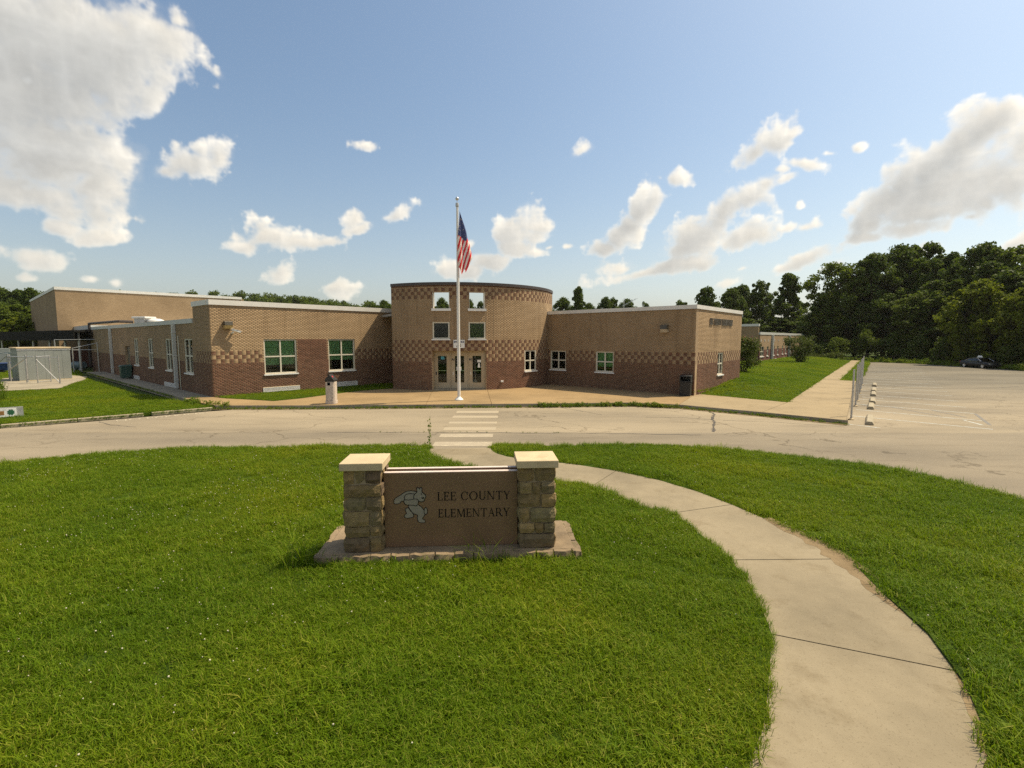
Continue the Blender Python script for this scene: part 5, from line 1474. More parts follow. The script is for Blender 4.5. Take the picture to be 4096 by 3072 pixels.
# ------------------------------------------------------------------ black saloon car
car = empty('parked_car', (48.55, 51.3, 0), 'black saloon car with a white sign on its roof', 'car', rz=R(-93))
car.scale = (.78, .80, .74)
def carpart(name, mb, mat, bev=0, smooth=False):
    o = build(name, mb, mat, None, smooth=smooth, bevel=bev); o.parent = car; return o
def loft(secs):
    mb = MB(); n = len(secs[0])
    for s in secs: mb.v += s
    for k in range(len(secs) - 1):
        for i in range(n): mb.f.append([k * n + i, k * n + (i + 1) % n, (k + 1) * n + (i + 1) % n, (k + 1) * n + i]); mb.m.append(0)
    mb.f.append(list(range(n))[::-1]); mb.m.append(0); mb.f.append(list(range((len(secs) - 1) * n, len(secs) * n))); mb.m.append(0)
    return mb
def sec(x, zb, zt, hw, sh=.62):
    return [(x, -hw * .92, zb), (x, -hw, zb + .12), (x, -hw, zb + (zt - zb) * sh), (x, -hw * .86, zt - .03), (x, -hw * .5, zt), (x, hw * .5, zt), (x, hw * .86, zt - .03), (x, hw, zb + (zt - zb) * sh), (x, hw, zb + .12), (x, hw * .92, zb)]
carpart('body', loft([sec(-2.32, .38, .72, .72), sec(-2.22, .26, .98, .84), (sec(-1.6, .22, 1.04, .90)), sec(-.9, .20, .99, .91), sec(.3, .20, .96, .91), sec(1.05, .20, .93, .91), sec(1.7, .22, .86, .88), sec(2.15, .26, .74, .82), sec(2.34, .36, .60, .68)]), M['carp'], .02, True)
def csec(x, zb, zt, hb, ht): return [(x, -hb, zb), (x, -(hb * .4 + ht * .6), zb + (zt - zb) * .6), (x, -ht, zt), (x, ht, zt), (x, (hb * .4 + ht * .6), zb + (zt - zb) * .6), (x, hb, zb)]
carpart('cabin_glass', loft([csec(-1.62, .98, 1.02, .74, .70), csec(-.95, .97, 1.36, .80, .60), csec(-.2, .96, 1.43, .82, .62), csec(.35, .95, 1.38, .82, .60), csec(1.12, .92, .97, .78, .70)]), M['carglass'], 0, True)
mb = loft([csec(-1.0, 1.335, 1.375, .63, .58), csec(-.2, 1.40, 1.45, .66, .60), csec(.38, 1.355, 1.395, .63, .58)]); carpart('roof', mb, M['carp'], 0, True)
for sy in (-1, 1):
    mb = MB(); mb.tube((-1.45, sy * .80, .99), (1.0, sy * .82, .955), .018, n=6); carpart('window_trim', mb, M['chrome'])
    mb = MB()
    for a, b in zip([(-1.45, .99), (-.95, 1.30), (-.2, 1.395), (.38, 1.335)], [(-.95, 1.30), (-.2, 1.395), (.38, 1.335), (1.0, .975)]): mb.tube((a[0], sy * (.79 - (a[1] - .98) * .33), a[1]), (b[0], sy * (.79 - (b[1] - .98) * .33), b[1]), .017, n=6)
    carpart('roof_trim', mb, M['chrome'])
    for x, nm in ((-.35, 'rear'), (.55, 'front')):
        mb = MB(); mb.box(x - .10, x + .10, sy * .905, sy * .93, .86, .885); carpart('door_handle', mb, M['chrome'])
    mb = MB(); mb.lathe(.82, sy * .97, [(.02, .93), (.10, .97), (.10, 1.06), (.03, 1.08)], 8); carpart('mirror', mb, M['carp'])
    mb = MB(); mb.box(2.02, 2.30, sy * .52, sy * .76, .58, .68); carpart('headlight', mb, M['chrome'], .02)
    mb = MB(); mb.box(-2.31, -2.10, sy * .50, sy * .80, .78, .90); carpart('tail_light', mb, simple('red_lens', (.25, .02, .02), .3) if 'rl' not in M else M['rl'], .02)
    for x in (-1.38, 1.40):
        mb = MB(); mb.tube((x, sy * .70, .32), (x, sy * .925, .32), .32, n=24); w_ = carpart('wheel', mb, M['tyre'], .02)
        mb = MB(); mb.tube((x, sy * .90, .32), (x, sy * .935, .32), .21, n=20); rm = build('rim', mb, M['steel'], None); rm.parent = w_
        for k in range(5):
            w = k * 2 * math.pi / 5; mb = MB(); mb.tube((x, sy * .94, .32), (x + .2 * math.cos(w), sy * .94, .32 + .2 * math.sin(w)), .022, n=5); q = build('spoke', mb, M['chrome'], None); q.parent = w_
mb = MB(); mb.hexa([(-.45, -.16, 1.455), (.15, -.16, 1.455), (.15, .16, 1.455), (-.45, .16, 1.455), (-.36, -.08, 1.72), (.06, -.08, 1.72), (.06, .08, 1.72), (-.36, .08, 1.72)]); carpart('roof_sign', mb, M['white'], .03)

# ------------------------------------------------------------------ side yard
t = empty('storage_shed', (-33.67, 33.74, .14), 'pale galvanised box shed with flat roof on the concrete pad', 'shed')
fZ = Frame((-33.67, 33.74), 53.0)
mb = MB(); mb.fbox(fZ, .03, 2.72, -2.45, -.03, .16, 2.33); build('frame', mb, M['galv'], t)
for k in range(6):
    mb = MB(); mb.fbox(fZ, .0 + k * .4583 + .003, (k + 1) * .4583 - .003, -.028, .0 + .006 * (k % 2), .17, 2.30); build('panel', mb, M['shedm'], t)
for k in range(5):
    mb = MB(); mb.fbox(fZ, -.0, .028, -(k + 1) * .49 + .003, -k * .49 - .03 * (k == 0) - .003, .17, 2.30); build('panel', mb, M['shedm'], t)
mb = MB(); mb.fbox(fZ, -.05, 2.80, -2.52, .06, 2.335, 2.43); build('roof', mb, M['cast'], t, bevel=.015)
mb = MB(); mb.fbox(fZ, -.02, 2.77, .008, .025, 2.24, 2.32); build('trim', mb, M['white'], t)
mb = MB(); mb.fbox(fZ, .0, 2.75, -2.45, .02, .145, .168); build('skid', mb, M['cast'], t)
def pipes(name, label, segs, rad=.04, base=None, group=None, cat='pipe frame'):
    t = empty(name, base or segs[0][1], label, cat, group)
    for nm, a, b in segs:
        mb = MB(); mb.tube(a, b, rad if nm == 'post' else rad * .6, n=8); build(nm, mb, M['galv'], t)
    return t
G = 'pipe frames around the side yard'
pipes('gate_frame', 'pipe gate frame with diagonal brace before the shed', [('post', (-30.9, 32.16, .1), (-30.9, 32.16, 1.97)), ('post', (-29.12, 31.79, .1), (-29.12, 31.79, 1.93)), ('post', (-31.1, 33.3, .1), (-31.1, 33.3, 1.95)), ('rail', (-30.9, 32.16, 1.86), (-31.1, 33.3, 1.88)), ('rail', (-30.9, 32.16, 1.84), (-29.12, 31.79, 1.82)), ('brace', (-30.9, 32.16, 1.7), (-29.14, 31.80, .2)), ('rail', (-30.9, 32.16, .22), (-31.1, 33.3, .22))], group=G)
pipes('fence_frame', 'lone thick pipe post with rails left of the braced gate', [('post', (-31.95, 32.54, .1), (-31.95, 32.54, 1.99)), ('rail', (-31.95, 32.54, 1.85), (-31.2, 32.3, 1.86)), ('rail', (-31.95, 32.54, 1.82), (-34.1, 33.5, 1.84)), ('brace', (-31.95, 32.54, 1.75), (-34.1, 33.5, .9))], rad=.06, group=G)
pipes('gate_frame', 'pipe gate leaf with white rails beside the blue container', [('post', (-34.6, 34.0, .1), (-34.6, 34.0, 2.0)), ('post', (-34.1, 33.6, .1), (-34.1, 33.6, 2.0)), ('rail', (-34.6, 34.0, 2.0), (-39.4, 37.6, 2.02)), ('brace', (-34.6, 34.0, 1.9), (-38.8, 37.0, .9)), ('post', (-39.4, 37.6, .1), (-39.4, 37.6, 2.02))], group=G)
pipes('gate_frame', 'tall pipe frame in the dark gap beside the low wing', [('post', (-40.5, 44, .1), (-40.5, 44, 2.95)), ('rail', (-40.5, 44, 2.93), (-36.6, 46.2, 2.98)), ('post', (-38.1, 43, .1), (-38.1, 43, 2.25)), ('brace', (-38.1, 43, 2.2), (-36.9, 44.2, 2.65)), ('rail', (-38.1, 43, 2.05), (-36.9, 44.2, 2.05)), ('post', (-36.9, 44.2, .1), (-36.9, 44.2, 2.7))], group=G)
cn = empty('canopy', (-52, 52, .1), 'dark flat canopy on posts running on from the low wing', 'canopy')
fC = Flip((-39.4, 44.75), 146.5)
mb = MB(); mb.fbox(fC, 0, 34, -1.25, .0, 3.62, 3.80); build('roof', mb, M['canopym'], cn)
for k in range(12):
    mb = MB(); mb.fbox(fC, k * 34 / 12 + .004, (k + 1) * 34 / 12 - .004, -.06, .02 + .01 * (k % 2), 2.84, 3.618); build('fascia_panel', mb, M['canopym'], cn)
mb = MB(); mb.fbox(fC, 0, 34, -1.25, -1.15, 2.84, 3.618); build('rear_fascia', mb, M['canopym'], cn)
for k, u in enumerate((.6, 4.4, 9.0, 14.5, 20, 27)):
    mb = MB(); mb.tube(fC.p(u, -.5, 0.0), fC.p(u, -.5, 3.61), .10, n=8); build('post', mb, M['galv'], cn)
t = empty('propane_tank', (-40.3, 46.0, .1), 'low blue-grey horizontal tank in the dark gap', 'tank')
mb = MB(); a, b = Vector((-40.8, 46.2, .55)), Vector((-39.7, 45.8, .55)); d = (b - a).normalized()
mb.tube(a, b, .38, n=18); mb.tube(a - d * .14, a, .22, .38, n=18); mb.tube(b, b + d * .14, .38, .22, n=18); build('vessel', mb, M['tankm'], t, smooth=True)
for s in (.2, .8):
    c = a.lerp(b, s); mb = MB(); mb.box(c.x - .06, c.x + .06, c.y - .25, c.y + .25, .08, .3); build('foot', mb, M['galv'], t)
t = empty('utility_cabinet', (-45.5, 45.0, .1), 'grey-green utility cabinet behind the blue container', 'cabinet')
fU = Frame((-46.6, 44.2), 40)
mb = MB(); mb.fbox(fU, 0, 2.2, -1, 0, .1, 1.75); build('body', mb, M['tankm'], t, bevel=.02)
mb = MB(); mb.fbox(fU, .2, 1.3, -.8, -.1, 1.76, 2.15); build('top_unit', mb, M['shedm'], t, bevel=.02)
for k in range(2): mb = MB(); mb.fbox(fU, .05 + 1.06 * k, 1.06 + 1.06 * k, .003, .02, .2, 1.65); build('door', mb, M['shedm'], t)
t = empty('blue_container', (-44, 43, .1), 'blue low-sided container at the edge of the yard', 'container')
fV = Frame((-45.6, 41.4), 40); P = fV.p
mb = MB(); mb.hexa([P(.15, -.1, .28), P(2.3, -.1, .28), P(2.3, -1.2, .28), P(.15, -1.2, .28), P(0, .05, .85), P(2.45, .05, .85), P(2.45, -1.35, .85), P(0, -1.35, .85)]); build('tub', mb, M['blue'], t)
mb = MB(); mb.fbox(fV, -.05, 2.5, -1.4, .1, .852, .93); build('rim', mb, M['blue'], t, bevel=.01)
for u_ in (.4, 2.0): mb = MB(); mb.tube(P(u_, -.05, .22), P(u_, -.17, .22), .16, n=14); build('wheel', mb, M['tyre'], t)
t = empty('wheeled_bin', (-28.2, 36.0, .15), 'green wheeled bin against the long shaded wall', 'bin')
fW = Flip(fS.p(16.9, .75, 0)[:2], 137.95); P = fW.p
mb = MB(); mb.hexa([P(.08, -.05, .22), P(.62, -.05, .22), P(.62, -.62, .22), P(.08, -.62, .22), P(0, 0, 1.05), P(.7, 0, 1.05), P(.7, -.68, 1.05), P(0, -.68, 1.05)]); build('body', mb, M['greenbin'], t, bevel=.03)
mb = MB(); mb.hexa([P(-.03, .04, 1.055), P(.73, .04, 1.055), P(.73, -.72, 1.055), P(-.03, -.72, 1.055), P(.05, -.05, 1.13), P(.65, -.05, 1.13), P(.65, -.66, 1.16), P(.05, -.66, 1.16)]); build('lid', mb, M['greenbin'], t, bevel=.02)
for s_ in (.05, .65): mb = MB(); mb.tube(P(s_ - .03, -.62, .25), P(s_ + .03, -.62, .25), .11, n=12); build('wheel', mb, M['tyre'], t)
# low board with a clover emblem in the left lawn
t = empty('club_board', (-18.8, 18.5, .1), 'low white board with green clover emblem beside the left lawn kerb', 'sign')
fK = Frame((-20.2, 17.22), 42.5)
mb = MB(); mb.fbox(fK, 0, 1.98, -.03, 0, .12, .43); build('board', mb, M['white'], t)
mb = MB(); mb.fbox(fK, -.02, 2.16, -.10, -.032, .10, .47); build('backing', mb, M['galv'], t)
mb = MB(); mb.fbox(fK, 1.50, 1.65, .0, .005, .20, .35); build('square_mark', mb, M['orange'], t)
for k in range(4):
    a = math.pi / 4 + k * math.pi / 2; cx, cz = 1.83 + .055 * math.cos(a), .285 + .055 * math.sin(a)
    lf = [(0, 0), (.6, .35), (1.0, .95), (.55, 1.0), (.35, .6)]
    ang = a - math.pi / 4
    heart = [(0, -.055), (.05, -.01), (.055, .03), (.03, .05), (0, .03), (-.03, .05), (-.055, .03), (-.05, -.01)]
    ca, sa = math.cos(a - math.pi / 2), math.sin(a - math.pi / 2)
    mb = MB(); mb.fprism(fK, [(cx + x * ca - z * sa, cz + x * sa + z * ca) for x, z in heart], 0, .005); build('clover_leaf', mb, M['clovergreen'], t)
mb = MB(); mb.fprism(fK, [(1.825, .285), (1.835, .285), (1.855, .18), (1.84, .178)], 0, .0045); build('clover_stem', mb, M['clovergreen'], t)
for k in range(9): mb = MB(); mb.fbox(fK, .5 + k * .16, .5 + k * .16 + .10, 0, .003, .385, .40); build('faint_print', mb, M['galv'], t)
# NO PARKING on the roadway
me = fontmesh('NO PARKING', .52, .0, bold=.004, sx=.95); me.materials.append(paint('worn_road_lettering', (.60, .53, .38), .50))
o = link('road_lettering', me, road); o.matrix_parent_inverse = Matrix(); o.location = (-13.62, 19.18, .0045); o.rotation_euler = (0, 0, R(43.5))

# ------------------------------------------------------------------ vegetation
def leaf_cards(centres, radii, per, size, rr, flat=.5, squash=.8):
    """leaf-sized faces spread through clumps; returns (V, Q)"""
    Vs = []
    for c, rad in zip(centres, radii):
        n = max(4, int(per * rr.uniform(.7, 1.3)))
        d = rr.normal(size=(n, 3)); d /= np.linalg.norm(d, axis=1)[:, None]
        p = c + d * (rad * rr.random(n) ** .42)[:, None] * np.array((1, 1, squash))
        nr = d * .6 + rr.normal(size=(n, 3)) * .8 + np.array((0, 0, flat)); nr /= np.linalg.norm(nr, axis=1)[:, None]
        t = np.cross(nr, rr.normal(size=(n, 3))); t /= np.linalg.norm(t, axis=1)[:, None] + 1e-9
        b = np.cross(nr, t)
        s = size * rr.uniform(.6, 1.35, n)[:, None]
        q = np.stack([p - t * s * .5, p - b * s * .32 + nr * s * .05, p + t * s * .5, p + b * s * .32 + nr * s * .05], 1)
        Vs.append(q.reshape(-1, 3))
    V = np.concatenate(Vs); Q = np.arange(len(V), dtype=np.int32).reshape(-1, 4)
    return V, Q
def tree_meshes(seed, h, w, lean=.0, per=150, size=.34, clumps=70, base=.22, taper=.75, mat=0, kind='round'):
    rr = np.random.default_rng(seed)
    ch = h * (1 - base); c0 = h * base
    pts, rad = [], []
    clumps = int(clumps * 2.1); per = int(per * .34); size *= 1.22
    while len(pts) < clumps:
        z = rr.random(); a = rr.random() * 2 * math.pi
        if kind == 'round': prof = math.sin(math.pi * min(1, z * .88 + .12)) ** .6
        elif kind == 'cone': prof = (1 - z) ** .75 * .95 + .08
        elif kind == 'tall': prof = (math.sin(math.pi * (z * .86 + .1)) ** .5) * .85
        else: prof = .55 + .45 * math.sin(math.pi * z)
        prof *= 1 + .26 * math.sin(3 * a + seed + 5 * z) + .16 * math.sin(7 * a + seed * 2 - 9 * z)
        q = rr.random() ** .38 * (1.22 if rr.random() < .14 else 1.0)
        r_ = w / 2 * prof * q
        pts.append((r_ * math.cos(a), r_ * math.sin(a), c0 + ch * z * .95)); rad.append(w * rr.uniform(.045, .125))
    V, Q = leaf_cards(np.array(pts), np.array(rad), per, size, rr)
    crown = fastmesh('crown', V, Q, [M['leaf'][mat]])
    mb = MB()
    top = Vector((lean, 0, h * .82)); nseg = 5; prev = Vector((0, 0, -.3)); r0 = h * .020
    for k in range(1, nseg + 1):
        s = k / nseg; p = Vector((lean * s + rr.uniform(-.12, .12), rr.uniform(-.12, .12), h * .82 * s))
        mb.tube(prev, p, r0 * (1 - (k - 1) / nseg * .85), r0 * (1 - k / nseg * .85), 7, cap=(k == nseg)); prev = p
    for i in rr.choice(len(pts), min(18, len(pts)), replace=False):
        q = Vector(pts[i]); s = max(.15, (q.z - w * .28) / (h * .82)); a = Vector((lean * s, 0, h * .82 * s))
        m = a.lerp(q, .5) + Vector((0, 0, -.04 * h * rr.random()))
        mb.tube(a, m, r0 * .34, r0 * .22, 5, cap=False); mb.tube(m, q, r0 * .22, r0 * .07, 5, cap=False)
    tm = bpy.data.meshes.new('trunk'); tm.from_pydata(mb.v, [], mb.f); tm.materials.append(M['bark'])
    tm.polygons.foreach_set('use_smooth', [True] * len(tm.polygons))
    return crown, tm, h, w
TREES = [
    tree_meshes(1, 14, 7.5, per=300, size=.31, clumps=105, mat=0, kind='tall', base=.10),
    tree_meshes(2, 14, 8.5, per=300, size=.31, clumps=110, mat=0, kind='round', base=.14),
    tree_meshes(3, 14, 7.0, per=290, size=.30, clumps=95, mat=0, kind='cone', base=.06),
    tree_meshes(4, 14, 8.0, per=220, size=.29, clumps=100, mat=1, kind='tall', base=.12, lean=.5),
    tree_meshes(5, 10, 7.5, per=270, size=.28, clumps=90, mat=2, kind='round', base=.05),
    tree_meshes(6, 12, 6.0, per=120, size=.36, clumps=46, mat=0, kind='tall', base=.25),
]
def put_tree(kind, x, y, h, w, label, group=None, z=0.0, name='tree', rot=None):
    cr, tr, h0, w0 = TREES[kind]
    t = empty(name, (x, y, z), label, 'tree', group, rz=rot if rot is not None else random.uniform(0, 6.28))
    t.scale = (w / w0, w / w0, h / h0)
    for nm, me in (('trunk', tr), ('crown', cr)):
        o = bpy.data.objects.new(nm, me); C.objects.link(o); o.parent = t
    return t
WOOD = 'trees of the wood behind the car park'
FRONT = [
    (0, 45.0, 98, 13.6, 7.0, 'dark tree just past the right block roof, farthest left of the wood'), (0, 48.2, 97, 14.3, 6.0, 'narrow dark tree above the flowering shrub, at the low end of the wood'),
    (2, 49.7, 90, 15.0, 8.6, 'pointed dark tree standing apart behind the classroom building'), (3, 50.2, 78, 15.0, 9.6, 'tall loose olive-green tree where the wood steps up beyond the straight walk'),
    (1, 53.8, 75, 15.8, 8.0, 'broad dark tree with the highest left shoulder of the wood'), (1, 58.5, 76, 17.2, 9.0, 'tallest broad dark tree, left half of the highest crown pair'),
    (0, 62.0, 76, 17.5, 8.0, 'tallest dark tree, right half of the highest crown pair'), (0, 59.2, 71, 14.3, 6.4, 'dark tree in the dip right of the highest crown pair'),
    (2, 61.2, 70, 15.2, 7.0, 'dark tree with a ragged tip right of the skyline dip'), (1, 61.8, 66, 15.6, 9.0, 'wide dark tree high behind the parked car'),
    (3, 62.6, 63, 14.8, 8.0, 'olive-green tall tree behind the parked car, right of the wide one'), (1, 60.0, 57, 13.2, 7.0, 'dark rounded tree high at the photo edge, behind the yellow-green one'),
    (4, 53.4, 57, 9.8, 7.0, 'yellow-green sunlit tree behind the parked car roof'), (4, 53.2, 51.8, 8.3, 5.6, 'low yellow-green tree right of the sunlit one, behind the car bonnet'),
    (4, 54.5, 50, 11.0, 6.6, 'tall yellow-green tree at the right photo edge'), (3, 54.6, 66, 9.4, 7.2, 'mid-height olive tree at the wood edge, left of the yellow-green ones'),
    (1, 54.0, 72, 9.6, 7.6, 'low bushy dark tree at the wood edge behind the far car park corner'), (1, 48.4, 77, 9.3, 7.0, 'low dark tree behind the vase-shaped shrub'),
]
for k, x, y, h, w, lb in FRONT: put_tree(k, x, y, h, w, lb, WOOD)
for i, (x, y) in enumerate([(58, 84), (63, 83), (67, 78), (67, 71), (68, 65), (67, 59), (64, 54), (54, 84), (47, 88), (52, 92), (44, 92), (70, 86), (61, 47), (66, 49), (57, 66), (58, 61), (57, 56.5), (50, 84), (59, 79)]):
    put_tree((0, 1, 0, 2)[i % 4], x, y, random.uniform(10.5, 13) if x > 53 else random.uniform(6.5, 8), random.uniform(7.5, 9.5), 'dark tree in the depth of the wood behind the front row', WOOD)
SKY = 'separate trees showing above the school roofs'
MID = [
    (1, 9.7, 95, 10.9, 5.5, 'low round tree right of the drum, beside the drum edge'), (2, 11.9, 90, 12.6, 4.6, 'taller pointed tree just right of the drum'), (1, 14.2, 92, 9.6, 4.6, 'low round tree right of the pointed one by the drum'),
    (1, 17.8, 95, 11.0, 4.4, 'dark tree left of the roof antenna'), (5, 19.6, 96, 10.9, 3.8, 'thin airy tree directly left of the roof antenna'), (1, 23.0, 100, 11.0, 5.4, 'rounded tree behind the roof antenna'),
    (5, 25.8, 96, 10.1, 3.0, 'small sparse treetop right of the roof antenna'), (5, 32.4, 95, 10.3, 5.0, 'sparse treetop above the right block coping'), (0, 33.1, 85, 11.9, 5.2, 'single dark tree standing above the right block corner'),
    (1, 40.6, 93, 12.4, 6.2, 'dark rounded tree behind the raised lettering wall'),
    (1, -13.3, 95, 10.8, 4.4, 'round treetop seen through the left parapet hole'), (1, -8.2, 95, 10.6, 3.8, 'treetop seen through the right parapet hole, left half'), (0, -5.6, 95, 10.2, 3.6, 'treetop seen through the right parapet hole, right half'),
    (1, -21.8, 85, 9.6, 4.4, 'dark treetop left of the drum above the white coping'), (0, -24.6, 90, 9.2, 3.2, 'small treetop left of the drum, next to the hill wood'),
]
for k, x, y, h, w, lb in MID: put_tree(k, x, y, h, w, lb, SKY)
HILLT = 'trees on the slope left of the hall'
LEFT = [
    (1, -97, 95, 12.8, 7, 'broad treetop at the far left photo edge, on the skyline'), (0, -89.6, 91, 12.0, 6, 'second treetop from the left edge, on the skyline'), (1, -89.5, 100, 12.8, 6, 'rounded treetop nearest the hall on the left skyline'), (2, -82.5, 86, 11.9, 6, 'dark treetop directly left of the sloping hall coping'),
    (1, -77.5, 76, 8.6, 6, 'green tree halfway down the slope at the left edge'), (3, -70.6, 71, 8.0, 6, 'olive tree halfway down the slope beside the hall'), (1, -75.0, 70, 6.6, 6, 'low tree above the canopy at the left edge'), (4, -66.5, 67, 5.9, 5, 'yellow-green small tree just above the canopy by the hall'),
]
for k, x, y, h, w, lb in LEFT: put_tree(k, x, y, h, w, lb, HILLT)

# shrubs
def shrub(name, x, y, z, h, w, label, kind='vase', pink=False, seed=1, mat='shrubleaf', cl=34, per=90, size=.15, cat='shrub', group=None):
    rr = np.random.default_rng(seed); pts = []
    for _ in range(cl):
        zz = rr.random() ** .8; a = rr.random() * 6.283
        prof = {'vase': .30 + .70 * zz, 'full': math.sin(math.pi * (.12 + .80 * zz)) ** .6, 'mound': (1 - zz * zz) ** .5}[kind]
        q = rr.random() ** .45 * w / 2 * prof
        pts.append((x + q * math.cos(a), y + q * math.sin(a), z + h * (.06 + .86 * zz)))
    t = empty(name, (x, y, z), label, cat, group)
    V, Q = leaf_cards(np.array(pts), np.full(cl, w * .17), per, size, rr)
    link('foliage', fastmesh('foliage', V, Q, [M[mat] if isinstance(mat, str) else M['leaf'][mat]]), t)
    mb = MB()
    for i in range(0, cl, 3):
        p = Vector(pts[i]); mb.tube((x + rr.uniform(-.12, .12), y + rr.uniform(-.12, .12), z - .1), p, .025, .008, 5, cap=False)
    build('stem', mb, M['bark'], t)
    if pink:
        top = [p for p in pts if p[2] > z + h * .70]
        V, Q = leaf_cards(np.array(top) + np.array((0, 0, w * .09)), np.full(len(top), w * .10), 9, .09, rr)
        link('blossom', fastmesh('blossom', V, Q, [M['pink']]), t)
    return t
shrub('flowering_shrub', 17.35, 36.9, .45, 2.75, 2.5, 'large green shrub with pink blossom at the lettered wall corner', 'full', True, 3, cl=46)
shrub('shrub', 30.3, 52.3, .40, 3.0, 2.9, 'vase-shaped shrub alone on the lawn before the classroom building', 'vase', False, 5, cl=46)
hd = empty('hedge', (42, 66.5, .3), 'low clipped hedge at the far end of the straight walk', 'hedge')
rr = np.random.default_rng(9); hp_ = np.array([(39.9 + 4.6 * rr.random(), 67.3 - 1.6 * rr.random(), .45 + .55 * rr.random()) for _ in range(30)])
V, Q = leaf_cards(hp_, np.full(30, .42), 80, .15, rr); link('foliage', fastmesh('foliage', V, Q, [M['shrubleaf']]), hd)
UND = 'undergrowth bushes along the wood edge'
for i, (x, y, h, w, lb) in enumerate([
    (49.3, 69, 4.4, 3.8, 'rounded vine-clad bush beyond the end of the straight walk'), (46.2, 70.5, 3.0, 4.2, 'low wide bush right of the clipped hedge'), (50.9, 66.2, 3.6, 3.6, 'bush at the wood edge above the far car park corner'),
    (52.0, 63.2, 3.2, 3.8, 'dark bush at the wood edge, left of the parked car'), (52.4, 59.5, 3.4, 3.8, 'dark bush directly behind the parked car boot'), (52.6, 55.8, 3.6, 3.8, 'dark bush directly behind the parked car'),
    (52.2, 51.5, 3.4, 3.8, 'dark bush behind the parked car bonnet'), (51.6, 47.0, 3.4, 4.2, 'dark bush at the right photo edge past the parked car'), (44.4, 72, 2.2, 3.2, 'small bush behind the clipped hedge'),
    (53.6, 73.0, 4.2, 5.4, 'tall dark bush under the trees behind the far car park corner'), (55.8, 70.0, 4.0, 5.0, 'dark bush under the trees, right of the far car park corner')]):
    shrub('bush', x, y, 0, h, w, lb, 'mound', False, 20 + i, mat=0 if i not in (0, 1) else 1, cl=34, per=110, size=.22, cat='bush', group=UND)

# wooded hills in the distance
def zhill(x, y):
    s = sm((y - 120) / 90) * (1 - sm((y - 260) / 200))
    t = (x + 130) / 150
    r_ = 14.5 - 4.5 * sm((x + 108) / 52) - 10 * sm((x + 52) / 50)
    return -1 + r_ * s
HX = [(-420, 110), (-420, 440), (60, 440), (60, 120), (-60, 118)]
sheet('hills', HX, zhill, M['hillm'], 14, drop=0)

# ---- instanced ground cover: clumps kept out of the scene, scattered on point meshes
def hidden(name, V, Q, mats):
    me = fastmesh(name, V, Q, mats); return bpy.data.objects.new(name, me)
def blades(n, rad, hmin, hmax, w, seed, bend=.6):
    rr = np.random.default_rng(seed); Vs = []
    for _ in range(n):
        a = rr.random() * 6.283; q = rad * rr.random() ** .5; p = np.array((q * math.cos(a), q * math.sin(a), -.01))
        h = rr.uniform(hmin, hmax); d = rr.random() * 6.283; b = bend * rr.uniform(.2, 1.2) * h; dx = np.array((math.cos(d), math.sin(d), 0)); sx = np.array((-math.sin(d + rr.uniform(-.6, .6)), math.cos(d), 0)) * w * rr.uniform(.7, 1.3)
        m = p + np.array((0, 0, h * .6)) + dx * b * .35; t = p + np.array((0, 0, h * (1 - .25 * b / h))) + dx * b
        Vs += [p - sx, p + sx, m + sx * .8, m - sx * .8, m - sx * .8, m + sx * .8, t + sx * .12, t - sx * .12]
    V = np.array(Vs); return V, np.arange(len(V), dtype=np.int32).reshape(-1, 4)
def scatter(name, coll, P, rot, scl, idx, kind='stuff'):
    me = bpy.data.meshes.new(name); me.vertices.add(len(P)); me.vertices.foreach_set('co', np.asarray(P, np.float32).ravel())
    for nm, ty, arr, key in (('rot', 'FLOAT_VECTOR', rot, 'vector'), ('scl', 'FLOAT', scl, 'value'), ('idx', 'INT', idx, 'value')):
        at = me.attributes.new(nm, ty, 'POINT'); at.data.foreach_set(key, np.asarray(arr, np.int32 if ty == 'INT' else np.float32).ravel())
    me.update()
    o = link(name, me); o['kind'] = kind
    ng = bpy.data.node_groups.new(name, 'GeometryNodeTree')
    ng.interface.new_socket('Geometry', in_out='INPUT', socket_type='NodeSocketGeometry'); ng.interface.new_socket('Geometry', in_out='OUTPUT', socket_type='NodeSocketGeometry')
    nd = lambda t, **k: N(ng, t, **k)
    gi, go = nd('NodeGroupInput'), nd('NodeGroupOutput')
    ci = nd('GeometryNodeCollectionInfo'); ci.inputs['Collection'].default_value = coll; ci.inputs['Separate Children'].default_value = True; ci.inputs['Reset Children'].default_value = True
    ip = nd('GeometryNodeInstanceOnPoints'); ip.inputs['Pick Instance'].default_value = True
    m2p = nd('GeometryNodeMeshToPoints')
    def attr(nm, ty):
        a = nd('GeometryNodeInputNamedAttribute', data_type=ty); a.inputs['Name'].default_value = nm
        return a.outputs['Attribute']
    ng.links.new(gi.outputs[0], m2p.inputs['Mesh']); ng.links.new(m2p.outputs[0], ip.inputs['Points']); ng.links.new(ci.outputs[0], ip.inputs['Instance'])
    ng.links.new(attr('idx', 'INT'), ip.inputs['Instance Index']); ng.links.new(attr('rot', 'FLOAT_VECTOR'), ip.inputs['Rotation']); ng.links.new(attr('scl', 'FLOAT'), ip.inputs['Scale'])
    ng.links.new(ip.outputs[0], go.inputs[0])
    md = o.modifiers.new('scatter', 'NODES'); md.node_group = ng
    return o
def collection(name, objs):
    c = bpy.data.collections.new(name)
    for o in objs: c.objects.link(o)
    return c
gcol = collection('grass_clumps', [hidden('grass_clump', *blades(64, .13, .028, .098, .0033, 100 + k, 1.0), [M['grass']]) for k in range(6)] + [hidden('tall_grass_clump', *blades(24, .11, .08, .175, .0034, 140 + k, 1.05), [M['grass']]) for k in range(2)])
rg = np.random.default_rng(42)
